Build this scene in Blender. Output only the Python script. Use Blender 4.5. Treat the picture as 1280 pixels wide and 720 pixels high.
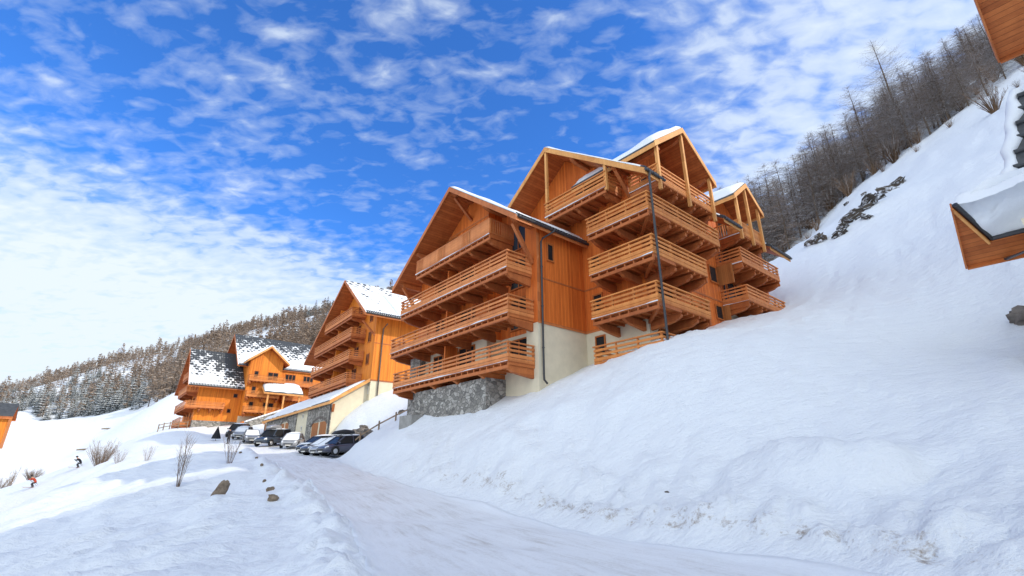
import bpy, bmesh, math, random
import numpy as np
from mathutils import Vector, Matrix
R = math.radians
rng = random.Random(7)
sc = bpy.context.scene
for o in list(bpy.data.objects): bpy.data.objects.remove(o)
col = sc.collection

# ------------------------------------------------------------------ camera, sky, sun, exposure
CAMZ = 1.7
cam = bpy.data.cameras.new('camera'); cam.lens = 17.0; cam.sensor_width = 36; cam.clip_end = 6000; cam.clip_start = 0.05
camo = bpy.data.objects.new('camera', cam); col.objects.link(camo)
camo.location = (0, 0, CAMZ); camo.rotation_euler = (R(90 + 20.2), 0, 0)
sc.camera = camo
SUN_AZ, SUN_EL = 106.0, 34.0
EXPOSURE = 0.63
SKY_STRENGTH = 0.15
world = bpy.data.worlds.new('World'); sc.world = world; world.use_nodes = True
wn = world.node_tree; wn.nodes.clear()
def N(t, typ, **kw):
    n = t.nodes.new(typ)
    for k, val in kw.items():
        if k.startswith('i_'): n.inputs[k[2:].replace('_', ' ')].default_value = val
        else: setattr(n, k, val)
    return n
def math_n(t, op, a, b=None, c=None, clamp=False):
    n = t.nodes.new('ShaderNodeMath'); n.operation = op; n.use_clamp = clamp
    for i, q in enumerate((a, b, c)):
        if q is None: continue
        if isinstance(q, (int, float)): n.inputs[i].default_value = q
        else: t.links.new(q, n.inputs[i])
    return n.outputs[0]
def ramp(t, src, pts, interp='LINEAR'):
    n = t.nodes.new('ShaderNodeValToRGB'); cr = n.color_ramp; cr.interpolation = interp
    while len(cr.elements) < len(pts): cr.elements.new(0.5)
    for e, (p, c) in zip(cr.elements, pts):
        e.position = p; e.color = (c, c, c, 1) if isinstance(c, (int, float)) else (*c, 1)
    t.links.new(src, n.inputs[0]); return n.outputs[0]
def mixc(t, fac, a, b, blend='MIX'):
    n = t.nodes.new('ShaderNodeMix'); n.data_type = 'RGBA'; n.blend_type = blend
    if isinstance(fac, (int, float)): n.inputs[0].default_value = fac
    else: t.links.new(fac, n.inputs[0])
    for i, q in ((6, a), (7, b)):
        if isinstance(q, tuple): n.inputs[i].default_value = (*q, 1)
        else: t.links.new(q, n.inputs[i])
    return n.outputs[2]
def noise(t, vec, scale, detail=3, rough=0.5, dist=0.0):
    n = t.nodes.new('ShaderNodeTexNoise'); n.inputs['Scale'].default_value = scale
    n.inputs['Detail'].default_value = detail; n.inputs['Roughness'].default_value = rough; n.inputs['Distortion'].default_value = dist
    if vec is not None: t.links.new(vec, n.inputs['Vector'])
    return n.outputs['Fac']
def mapping(t, vec, scale=(1, 1, 1), rot=(0, 0, 0), loc=(0, 0, 0)):
    n = t.nodes.new('ShaderNodeMapping'); n.inputs['Scale'].default_value = scale; n.inputs['Rotation'].default_value = rot; n.inputs['Location'].default_value = loc
    t.links.new(vec, n.inputs['Vector']); return n.outputs[0]
def sepxyz(t, vec):
    n = t.nodes.new('ShaderNodeSeparateXYZ'); t.links.new(vec, n.inputs[0]); return n.outputs
sky = N(wn, 'ShaderNodeTexSky', sky_type='NISHITA', sun_disc=False)
sky.sun_elevation = R(SUN_EL); sky.sun_rotation = R(SUN_AZ)
sky.altitude = 1800; sky.air_density = 1.1; sky.dust_density = 0.4; sky.ozone_density = 1.6
tc = N(wn, 'ShaderNodeTexCoord')
sx, sy, sz = sepxyz(wn, tc.outputs['Generated'])
den = math_n(wn, 'ADD', math_n(wn, 'MAXIMUM', sz, 0.0), 0.16)
comb = N(wn, 'ShaderNodeCombineXYZ')
wn.links.new(math_n(wn, 'DIVIDE', sx, den), comb.inputs[0]); wn.links.new(math_n(wn, 'DIVIDE', sy, den), comb.inputs[1])
cl = comb.outputs[0]
c_small = noise(wn, mapping(wn, cl, (1.0, 1.5, 1), (0, 0, R(32))), 15.0, 7, 0.5, 0.45)
c_mid = noise(wn, mapping(wn, cl, (1.0, 1.9, 1), (0, 0, R(35)), (1.3, 4.7, 0)), 5.6, 5, 0.55, 0.4)
c_big = noise(wn, mapping(wn, cl, (0.55, 0.8, 1), (0, 0, R(20)), (3.1, 0.7, 0)), 1.5, 3, 0.5)
# more cover towards the right, bright haze low down; unseen cloud added behind as fill light
def sst(src, lo, hi):
    n = wn.nodes.new('ShaderNodeMapRange'); n.interpolation_type = 'SMOOTHSTEP'; n.inputs[1].default_value = lo; n.inputs[2].default_value = hi; wn.links.new(src, n.inputs[0]); return n.outputs[0]
right = sst(math_n(wn, 'ADD', sx, math_n(wn, 'MULTIPLY', sz, 0.25)), 0.22, 0.75)
behind = sst(sy, 0.15, -0.35)
haze = sst(math_n(wn, 'ADD', sz, math_n(wn, 'MULTIPLY', sx, 0.12)), 0.42, 0.16)
tex = math_n(wn, 'ADD', math_n(wn, 'MULTIPLY', c_small, 0.46), math_n(wn, 'ADD', math_n(wn, 'MULTIPLY', c_mid, 0.44), math_n(wn, 'MULTIPLY', c_big, 0.30)))
cm = math_n(wn, 'ADD', tex, math_n(wn, 'ADD', math_n(wn, 'MULTIPLY', right, 0.22), math_n(wn, 'ADD', math_n(wn, 'MULTIPLY', behind, 0.35), math_n(wn, 'MULTIPLY', haze, 0.44))))
c_mask = ramp(wn, cm, [(0.57, 0.0), (0.68, 0.24), (0.79, 0.66), (1.0, 1.0)], 'LINEAR')
skyc = mixc(wn, 1.0, sky.outputs[0], (0.30, 0.72, 1.30), 'MULTIPLY')
cloudc = mixc(wn, behind, (3.7, 4.15, 4.6), (6.2, 6.75, 7.2))  # cloud behind the viewer made brighter to lift the shaded snow
final = mixc(wn, c_mask, skyc, cloudc)
bg = N(wn, 'ShaderNodeBackground'); bg.inputs['Strength'].default_value = SKY_STRENGTH
wn.links.new(final, bg.inputs['Color'])
wo = N(wn, 'ShaderNodeOutputWorld'); wn.links.new(bg.outputs[0], wo.inputs[0])
sl = bpy.data.lights.new('sun', 'SUN'); sl.energy = 2.0; sl.angle = R(0.6); sl.color = (1.0, 0.90, 0.76)
so = bpy.data.objects.new('sun', sl); col.objects.link(so)
sd = Vector((math.sin(R(SUN_AZ)) * math.cos(R(SUN_EL)), math.cos(R(SUN_AZ)) * math.cos(R(SUN_EL)), math.sin(R(SUN_EL))))
so.rotation_euler = sd.to_track_quat('Z', 'Y').to_euler(); so.location = (40, -20, 60)
sc.view_settings.view_transform = 'Standard'; sc.view_settings.look = 'None'
sc.view_settings.exposure = EXPOSURE; sc.view_settings.gamma = 1; sc.view_settings.use_curve_mapping = False

# ------------------------------------------------------------------ materials
M = {}
def mat(name, rough=0.8, spec=0.3):
    m = bpy.data.materials.new(name); m.use_nodes = True
    b = m.node_tree.nodes['Principled BSDF']; b.inputs['Roughness'].default_value = rough
    b.inputs['Specular IOR Level'].default_value = spec
    M[name] = m
    return m, m.node_tree, b
def bump(t, b, h, strength=0.4, dist=0.02):
    n = t.nodes.new('ShaderNodeBump'); n.inputs['Strength'].default_value = strength; n.inputs['Distance'].default_value = dist
    t.links.new(h, n.inputs['Height']); t.links.new(n.outputs[0], b.inputs['Normal'])
def wood(name, c0, c1, axis='xy', board=0.14, groove=0.5, rough=0.62, grain_axis='z'):
    """stained boards: the board index runs along `axis`, the grain along `grain_axis`"""
    m, t, b = mat(name, rough, 0.35)
    tcn = N(t, 'ShaderNodeTexCoord'); oc = tcn.outputs['Object']
    X, Y, Z = sepxyz(t, oc)
    src = {'xy': lambda: math_n(t, 'ADD', X, Y), 'x': lambda: X, 'y': lambda: Y, 'z': lambda: Z}[axis]()
    k = math_n(t, 'DIVIDE', src, board)
    fl = math_n(t, 'FLOOR', k); fr = math_n(t, 'FRACT', k)
    wnz = N(t, 'ShaderNodeTexWhiteNoise', noise_dimensions='1D'); t.links.new(fl, wnz.inputs['W'])
    gs = {'z': (9, 9, .7), 'x': (.7, 9, 9), 'y': (9, .7, 9)}[grain_axis]
    g = noise(t, mapping(t, oc, gs), 2.2, 5, 0.6, 0.6)
    big = noise(t, oc, 0.45, 4, 0.6)
    f = math_n(t, 'ADD', math_n(t, 'MULTIPLY', g, 0.55), math_n(t, 'ADD', math_n(t, 'MULTIPLY', wnz.outputs['Value'], 0.35), math_n(t, 'MULTIPLY', math_n(t, 'SUBTRACT', noise(t, mapping(t, oc, (2.6, 2.6, .32)), 1.0, 5, 0.65), 0.2), 0.75)))
    c = mixc(t, ramp(t, f, [(0.34, 0.0), (0.90, 1.0)]), tuple(q * .8 for q in c0), c1)
    gr = ramp(t, fr, [(0.0, 0.0), (0.07, 1.0), (0.93, 1.0), (1.0, 0.0)])
    c = mixc(t, math_n(t, 'MULTIPLY', math_n(t, 'SUBTRACT', 1.0, gr), groove), c, tuple(q * 0.25 for q in c0))
    t.links.new(c, b.inputs['Base Color'])
    bump(t, b, math_n(t, 'ADD', gr, math_n(t, 'MULTIPLY', g, 0.4)), 0.5, 0.012)
    return m
wood('wood_wall', (0.58, 0.112, 0.014), (0.78, 0.205, 0.032), 'xy', 0.15, 0.55)
wood('wood_wall_bright', (0.66, 0.165, 0.013), (0.82, 0.27, 0.026), 'xy', 0.16, 0.45)
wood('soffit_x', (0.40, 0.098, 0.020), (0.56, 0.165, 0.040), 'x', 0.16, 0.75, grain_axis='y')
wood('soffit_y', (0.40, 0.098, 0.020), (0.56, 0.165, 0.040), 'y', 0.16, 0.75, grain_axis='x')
wood('wood_rail', (0.50, 0.145, 0.038), (0.72, 0.265, 0.082), 'z', 0.17, 0.15, grain_axis='x')
wood('wood_rail_light', (0.52, 0.152, 0.032), (0.70, 0.27, 0.070), 'z', 0.17, 0.15, grain_axis='x')
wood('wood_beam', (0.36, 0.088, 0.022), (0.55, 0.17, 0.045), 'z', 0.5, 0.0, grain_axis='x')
wood('wood_light', (0.62, 0.255, 0.07), (0.78, 0.39, 0.125), 'z', 0.6, 0.0)
wood('wood_barge', (0.42, 0.115, 0.032), (0.58, 0.19, 0.055), 'z', 0.6, 0.0)
wood('wood_door', (0.34, 0.115, 0.03), (0.48, 0.18, 0.05), 'xy', 0.12, 0.6)
wood('wood_old', (0.16, 0.11, 0.075), (0.28, 0.19, 0.12), 'z', 0.5, 0.1)
def simple(name, c, rough=0.7, spec=0.3, var=0.25, scale=3.0, metal=0.0, bmp=0.0):
    m, t, b = mat(name, rough, spec); b.inputs['Metallic'].default_value = metal
    tcn = N(t, 'ShaderNodeTexCoord'); n = noise(t, tcn.outputs['Object'], scale, 6, 0.62)
    cc = mixc(t, ramp(t, n, [(0.3, 0.0), (0.7, 1.0)]), tuple(q * (1 - var) for q in c), tuple(min(1, q * (1 + var)) for q in c))
    t.links.new(cc, b.inputs['Base Color'])
    if bmp: bump(t, b, n, bmp, 0.03)
    return m
simple('plaster', (0.70, 0.63, 0.47), 0.9, 0.2, 0.07, 1.6, bmp=0.15)
simple('plaster_grey', (0.48, 0.46, 0.42), 0.9, 0.2, 0.08, 2.0)
simple('concrete', (0.30, 0.29, 0.27), 0.9, 0.2, 0.2, 2.5, bmp=0.4)
simple('tile_dark', (0.060, 0.065, 0.070), 0.55, 0.4, 0.3, 4.0, bmp=0.3)
simple('metal_dark', (0.035, 0.037, 0.042), 0.4, 0.5, 0.2, 5.0)
simple('metal_bronze', (0.09, 0.07, 0.06), 0.42, 0.5, 0.2, 5.0)
simple('flashing', (0.14, 0.15, 0.16), 0.4, 0.5, 0.2, 5.0)
simple('frame_wood', (0.44, 0.13, 0.03), 0.6, 0.3, 0.15, 6.0)
simple('frame_white', (0.72, 0.70, 0.64), 0.6, 0.3, 0.05, 6.0)
simple('rock', (0.17, 0.15, 0.135), 0.95, 0.2, 0.5, 1.7, bmp=0.9)
simple('rock_brown', (0.20, 0.155, 0.115), 0.95, 0.2, 0.5, 5.0, bmp=0.9)
simple('bark', (0.12, 0.09, 0.068), 0.95, 0.1, 0.35, 4.0, bmp=0.5)
simple('black_plastic', (0.02, 0.02, 0.022), 0.5, 0.4, 0.2, 4.0)
simple('rubber', (0.018, 0.018, 0.018), 0.85, 0.2, 0.2, 8.0)
simple('rim', (0.45, 0.46, 0.48), 0.35, 0.5, 0.1, 8.0, metal=0.7)
simple('lamp_clear', (0.65, 0.68, 0.72), 0.12, 0.6, 0.05, 8.0)
simple('lamp_red', (0.45, 0.02, 0.015), 0.2, 0.5, 0.1, 8.0)
for nm, c in dict(paint_black=(0.012, 0.012, 0.014), paint_silver=(0.27, 0.28, 0.30), paint_navy=(0.03, 0.045, 0.07), paint_grey=(0.16, 0.165, 0.18), paint_white=(0.36, 0.37, 0.39), paint_violet=(0.05, 0.052, 0.085)).items():
    m_ = simple(nm, c, 0.28, 0.5, 0.12, 2.0); m_.node_tree.nodes['Principled BSDF'].inputs['Coat Weight'].default_value = 0.6
for nm, c in dict(cloth_black=(0.02, 0.02, 0.025), cloth_red=(0.42, 0.06, 0.03), cloth_dark=(0.05, 0.045, 0.05), skin=(0.50, 0.29, 0.2), hair=(0.06, 0.04, 0.03), cloth_pale=(0.5, 0.46, 0.45), ski=(0.3, 0.12, 0.08)).items():
    simple(nm, c, 0.85, 0.2, 0.2, 9.0)
m, t, b = mat('glass', 0.15, 0.14)
n_ = noise(t, N(t, 'ShaderNodeTexCoord').outputs['Object'], 1.2, 2)
t.links.new(mixc(t, n_, (0.012, 0.013, 0.015), (0.035, 0.036, 0.038)), b.inputs['Base Color'])
# stone masonry
m, t, b = mat('stone', 0.95, 0.2)
oc = N(t, 'ShaderNodeTexCoord').outputs['Object']
wv = N(t, 'ShaderNodeTexNoise'); wv.inputs['Scale'].default_value = 2.5; t.links.new(oc, wv.inputs['Vector'])
va = N(t, 'ShaderNodeVectorMath', operation='MULTIPLY_ADD'); t.links.new(wv.outputs['Color'], va.inputs[0]); va.inputs[1].default_value = (0.3, 0.3, 0.3); t.links.new(oc, va.inputs[2])
mv = mapping(t, va.outputs[0], (1, 1, 1.5))
v1 = N(t, 'ShaderNodeTexVoronoi', feature='DISTANCE_TO_EDGE'); v1.inputs['Scale'].default_value = 3.1; t.links.new(mv, v1.inputs['Vector'])
v2 = N(t, 'ShaderNodeTexVoronoi', feature='F1'); v2.inputs['Scale'].default_value = 3.1; t.links.new(mv, v2.inputs['Vector'])
hs = sepxyz(t, v2.outputs['Color'])[0]
c = ramp(t, hs, [(0.0, (0.17, 0.162, 0.15)), (0.35, (0.30, 0.283, 0.25)), (0.7, (0.42, 0.395, 0.355)), (1.0, (0.55, 0.525, 0.475))])
c = mixc(t, math_n(t, 'MULTIPLY', noise(t, oc, 12, 4), 0.35), c, (0.12, 0.11, 0.10))
edge = ramp(t, v1.outputs['Distance'], [(0.0, 0.0), (0.07, 1.0)])
c = mixc(t, edge, (0.15, 0.145, 0.135), c); t.links.new(c, b.inputs['Base Color'])
bump(t, b, math_n(t, 'ADD', edge, math_n(t, 'MULTIPLY', noise(t, oc, 9, 4), 0.4)), 0.8, 0.05)
def snow_mat(name, dirty=False, c=(0.80, 0.83, 0.865)):
    m, t, b = mat(name, 0.62, 0.25)
    tcn = N(t, 'ShaderNodeTexCoord'); oc = tcn.outputs['Object']
    n1 = noise(t, oc, 1.3, 6, 0.6); n2 = noise(t, oc, 9, 5, 0.65)
    cc = mixc(t, n1, tuple(q * 0.96 for q in c), c)
    if dirty:
        at = N(t, 'ShaderNodeAttribute', attribute_name='dirt')
        dn = math_n(t, 'ADD', math_n(t, 'MULTIPLY', noise(t, oc, 2.2, 6, 0.7), 0.7), math_n(t, 'MULTIPLY', noise(t, oc, 11, 5, 0.7), 0.5))
        thr = math_n(t, 'SUBTRACT', math_n(t, 'ADD', dn, math_n(t, 'MULTIPLY', at.outputs['Fac'], 0.42)), 1.03)
        dm = ramp(t, math_n(t, 'MULTIPLY', thr, 7.0, None, True), [(0.0, 0.0), (1.0, 0.85)])
        cc = mixc(t, dm, cc, mixc(t, noise(t, oc, 25, 4), (0.16, 0.11, 0.075), (0.42, 0.33, 0.25)))
        soft = math_n(t, 'MULTIPLY', at.outputs['Fac'], math_n(t, 'MULTIPLY', n2, 0.16))
        cc = mixc(t, soft, cc, (0.52, 0.47, 0.42))
    t.links.new(cc, b.inputs['Base Color'])
    b.inputs['Subsurface Weight'].default_value = 0.0
    fine = noise(t, oc, 60, 3, 0.6)
    if dirty:
        streak = noise(t, mapping(t, oc, (0.35, 1.3, 1), (0, 0, R(40))), 1.6, 6, 0.62)
        bump(t, b, math_n(t, 'ADD', math_n(t, 'ADD', math_n(t, 'MULTIPLY', n2, 0.5), math_n(t, 'MULTIPLY', fine, 0.08)), math_n(t, 'MULTIPLY', streak, 1.5)), 0.65, 0.16)
    else:
        bump(t, b, math_n(t, 'ADD', n2, math_n(t, 'MULTIPLY', fine, 0.12)), 0.3, 0.05)
    return m
snow_mat('snow_ground', True)
snow_mat('snow')
# packed snow of the road
m, t, b = mat('road_snow', 0.5, 0.3)
oc = N(t, 'ShaderNodeTexCoord').outputs['Object']
uvn = N(t, 'ShaderNodeUVMap')
U_, V_, _ = sepxyz(t, uvn.outputs[0])
st = noise(t, mapping(t, uvn.outputs[0], (26, 0.5, 1)), 1.0, 5, 0.65, 0.3)
pt = noise(t, oc, 0.55, 5, 0.6); fn = noise(t, oc, 14, 5, 0.7)
k = math_n(t, 'ADD', math_n(t, 'MULTIPLY', st, 0.55), math_n(t, 'ADD', math_n(t, 'MULTIPLY', pt, 0.4), math_n(t, 'MULTIPLY', fn, 0.3)))
rc = ramp(t, k, [(0.44, (0.82, 0.84, 0.87)), (0.62, (0.76, 0.775, 0.80)), (0.74, (0.64, 0.64, 0.645)), (0.88, (0.42, 0.385, 0.35))])
ed = math_n(t, 'MULTIPLY', math_n(t, 'ABSOLUTE', math_n(t, 'SUBTRACT', U_, 0.5)), 2.0)
ed = ramp(t, math_n(t, 'ADD', ed, math_n(t, 'MULTIPLY', math_n(t, 'SUBTRACT', pt, 0.5), 0.5)), [(0.70, 0.0), (0.97, 1.0)])
t.links.new(mixc(t, ed, rc, (0.79, 0.82, 0.855)), b.inputs['Base Color'])
bump(t, b, math_n(t, 'ADD', math_n(t, 'MULTIPLY', st, 0.8), fn), 0.5, 0.04)
# roof tiles with snow left in rows of pockets; amount of cover runs up the slope (an even melt pattern)
def patchy(name, along, zlo, zhi, cov0, cov1, a0=0, a1=1, lat=0.0):
    m, t, b = mat(name, 0.6, 0.3)
    oc = N(t, 'ShaderNodeTexCoord').outputs['Object']; X, Y, Z = sepxyz(t, oc)
    A_ = {'x': X, 'y': Y}[along]
    row = math_n(t, 'DIVIDE', Z, 0.52); ri = math_n(t, 'FLOOR', row); rf = math_n(t, 'FRACT', row)
    ca = math_n(t, 'FRACT', math_n(t, 'ADD', math_n(t, 'DIVIDE', A_, 0.85), math_n(t, 'MULTIPLY', ri, 0.5)))
    d = math_n(t, 'ADD', math_n(t, 'POWER', math_n(t, 'MULTIPLY', math_n(t, 'SUBTRACT', ca, 0.5), 1.0), 2.0), math_n(t, 'POWER', math_n(t, 'MULTIPLY', math_n(t, 'SUBTRACT', rf, 0.5), 0.9), 2.0))
    d = math_n(t, 'ADD', math_n(t, 'MULTIPLY', d, 0.72), math_n(t, 'MULTIPLY', math_n(t, 'SUBTRACT', noise(t, oc, 0.75, 6, 0.7), 0.46), 1.25))
    h = math_n(t, 'DIVIDE', math_n(t, 'SUBTRACT', Z, zlo), zhi - zlo)
    cov = math_n(t, 'ADD', math_n(t, 'MULTIPLY', h, cov1 - cov0), cov0)
    cov = math_n(t, 'SUBTRACT', cov, math_n(t, 'MULTIPLY', math_n(t, 'POWER', math_n(t, 'DIVIDE', math_n(t, 'SUBTRACT', A_, a0), a1 - a0, None, True), 2.0), lat))
    s = ramp(t, math_n(t, 'MULTIPLY', math_n(t, 'SUBTRACT', math_n(t, 'ADD', d, cov), 0.5), 12.0, None, True), [(0.0, 0.0), (1.0, 1.0)])
    c = mixc(t, s, (0.055, 0.06, 0.065), (0.84, 0.87, 0.90)); t.links.new(c, b.inputs['Base Color'])
    bump(t, b, s, 0.9, 0.12)
patchy('roof_patchy_b', 'y', 18.5, 25.4, 0.66, 0.46)
patchy('roof_patchy_c', 'y', 14.5, 23.0, 0.66, 0.22, -2, 7.2, 0.24)
patchy('roof_patchy_d', 'y', 19.0, 27.0, 0.74, 0.22, 5, 24, 0.08)
# twigs and needles, snow lying on whatever faces up
def foliage(name, c0, c1, snow_amt, lo=0.25, hi=0.75):
    m, t, b = mat(name, 0.9, 0.1)
    oc = N(t, 'ShaderNodeTexCoord').outputs['Object']
    oi = N(t, 'ShaderNodeObjectInfo')
    ge = N(t, 'ShaderNodeNewGeometry'); nz = sepxyz(t, ge.outputs['True Normal'])[2]
    f = math_n(t, 'ADD', math_n(t, 'MULTIPLY', noise(t, oc, 0.9, 3), 0.6), math_n(t, 'MULTIPLY', oi.outputs['Random'], 0.45))
    c = mixc(t, ramp(t, f, [(0.25, 0.0), (0.8, 1.0)]), c0, c1)
    s = ramp(t, math_n(t, 'ABSOLUTE', nz), [(lo, 0.0), (hi, 1.0)])
    s = math_n(t, 'MULTIPLY', s, ramp(t, noise(t, oc, 2.6, 3, 0.6), [(0.40, 0.0), (0.58, snow_amt)]))
    t.links.new(mixc(t, s, c, (0.80, 0.83, 0.87)), b.inputs['Base Color'])
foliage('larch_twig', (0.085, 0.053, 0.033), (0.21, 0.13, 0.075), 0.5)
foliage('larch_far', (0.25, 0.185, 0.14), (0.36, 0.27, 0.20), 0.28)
foliage('spruce', (0.022, 0.034, 0.026), (0.050, 0.062, 0.045), 0.85)
foliage('rock_dark', (0.035, 0.03, 0.026), (0.11, 0.092, 0.075), 1.0, 0.55, 0.72)
foliage('shrub_twig', (0.17, 0.12, 0.085), (0.30, 0.22, 0.16), 0.3)
foliage('forest_floor', (0.30, 0.25, 0.21), (0.45, 0.40, 0.36), 0.5, 0.5, 1.0)

# ------------------------------------------------------------------ mesh helpers
class MB:
    def __init__(s): s.v = []; s.f = []; s.mi = []
    def add(s, vs, fs, mi=0):
        o = len(s.v); s.v += [tuple(p) for p in vs]; s.f += [tuple(i + o for i in f) for f in fs]; s.mi += [mi] * len(fs)
    def box(s, x0, x1, y0, y1, z0, z1, mi=0):
        s.add([(x0, y0, z0), (x1, y0, z0), (x1, y1, z0), (x0, y1, z0), (x0, y0, z1), (x1, y0, z1), (x1, y1, z1), (x0, y1, z1)],
              [(3, 2, 1, 0), (4, 5, 6, 7), (0, 1, 5, 4), (1, 2, 6, 5), (2, 3, 7, 6), (3, 0, 4, 7)], mi)
    def prism(s, poly, ax, a, b, mi=0):
        n = len(poly)
        mk = {'y': lambda p, q: (p[0], q, p[1]), 'x': lambda p, q: (q, p[0], p[1]), 'z': lambda p, q: (p[0], p[1], q)}[ax]
        vs = [mk(p, a) for p in poly] + [mk(p, b) for p in poly]
        fs = [tuple(range(n)), tuple(range(2 * n - 1, n - 1, -1))] + [(i, (i + 1) % n, (i + 1) % n + n, i + n) for i in range(n)]
        s.add(vs, fs, mi)
    def tube(s, pts, rs, n=8, mi=0, cap=True):
        pts = [Vector(p) for p in pts]
        if isinstance(rs, (int, float)): rs = [rs] * len(pts)
        vs = []; fs = []
        for i, p in enumerate(pts):
            d = (pts[min(i + 1, len(pts) - 1)] - pts[max(i - 1, 0)]).normalized()
            up = Vector((0, 0, 1)) if abs(d.z) < 0.95 else Vector((1, 0, 0))
            a = d.cross(up).normalized(); b_ = a.cross(d)
            for k in range(n):
                t_ = 2 * math.pi * k / n
                vs.append(p + (a * math.cos(t_) + b_ * math.sin(t_)) * rs[i])
        for i in range(len(pts) - 1):
            for k in range(n):
                fs.append((i * n + k, i * n + (k + 1) % n, (i + 1) * n + (k + 1) % n, (i + 1) * n + k))
        if cap: fs += [tuple(range(n - 1, -1, -1)), tuple(range((len(pts) - 1) * n, len(pts) * n))]
        s.add(vs, fs, mi)
    def bar(s, p0, p1, w, h, mi=0):
        """square timber between two points, w across, h in the up direction"""
        p0, p1 = Vector(p0), Vector(p1); d = (p1 - p0).normalized()
        up = Vector((0, 0, 1)) if abs(d.z) < 0.98 else Vector((0, 1, 0))
        a = d.cross(up).normalized() * w / 2; b_ = a.cross(d).normalized() * h / 2
        vs = [p + i * a + j * b_ for p in (p0, p1) for i, j in ((-1, -1), (1, -1), (1, 1), (-1, 1))]
        s.add(vs, [(3, 2, 1, 0), (4, 5, 6, 7), (0, 1, 5, 4), (1, 2, 6, 5), (2, 3, 7, 6), (3, 0, 4, 7)], mi)
    def build(s, name, m, parent=None, smooth=False, fix=True):
        me = bpy.data.meshes.new(name); me.from_pydata(s.v, [], s.f)
        for q in (m if isinstance(m, (list, tuple)) else [m]): me.materials.append(M[q])
        if isinstance(m, (list, tuple)) and len(m) > 1: me.polygons.foreach_set('material_index', s.mi)
        if fix:
            bm = bmesh.new(); bm.from_mesh(me); bmesh.ops.recalc_face_normals(bm, faces=bm.faces); bm.to_mesh(me); bm.free()
        if smooth: me.polygons.foreach_set('use_smooth', [True] * len(me.polygons))
        o = bpy.data.objects.new(name, me); col.objects.link(o)
        if parent is not None: o.parent = parent
        return o
def tag(o, label=None, cat=None, group=None, kind=None):
    if label: o['label'] = label
    if cat: o['category'] = cat
    if group: o['group'] = group
    if kind: o['kind'] = kind
    return o
def thing(name, label, cat, loc=(0, 0, 0), rz=0.0, group=None):
    o = bpy.data.objects.new(name, None); col.objects.link(o); o.location = loc; o.rotation_euler = (0, 0, rz); o.empty_display_size = 0.3
    return tag(o, label, cat, group)
def dup(root, loc=None, rz=None, scale=None, label=None):
    c = root.copy(); col.objects.link(c)
    if loc is not None: c.location = loc
    if rz is not None: c.rotation_euler = (0, 0, rz)
    if scale is not None: c.scale = scale
    if label: c['label'] = label
    for ch in list(root.children):
        d = ch.copy(); col.objects.link(d); d.parent = c
        for g in list(ch.children):
            e = g.copy(); col.objects.link(e); e.parent = d
    return c

# ------------------------------------------------------------------ noise and terrain
def _h(ix, iy, s):
    n = (ix.astype(np.int64) * 374761393 + iy.astype(np.int64) * 668265263 + s * 974711) & 0xffffffff
    n = ((n ^ (n >> 13)) * 1274126177) & 0xffffffff
    return ((n ^ (n >> 16)) & 0xffff) / 65535.0
def vn(x, y, s=0):
    ix, iy = np.floor(x), np.floor(y); fx, fy = x - ix, y - iy
    fx = fx * fx * fx * (fx * (fx * 6 - 15) + 10); fy = fy * fy * fy * (fy * (fy * 6 - 15) + 10)
    a, b_, c_, d_ = _h(ix, iy, s), _h(ix + 1, iy, s), _h(ix, iy + 1, s), _h(ix + 1, iy + 1, s)
    return (a + (b_ - a) * fx + (c_ - a) * fy + (a - b_ - c_ + d_) * fx * fy) * 2 - 1
def fbm(x, y, s=0, o=4):
    r = 0; a = 1
    for i in range(o): r = r + a * vn(x * 2 ** i + 17.3 * i, y * 2 ** i - 9.1 * i, s + i); a *= 0.5
    return r
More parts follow.
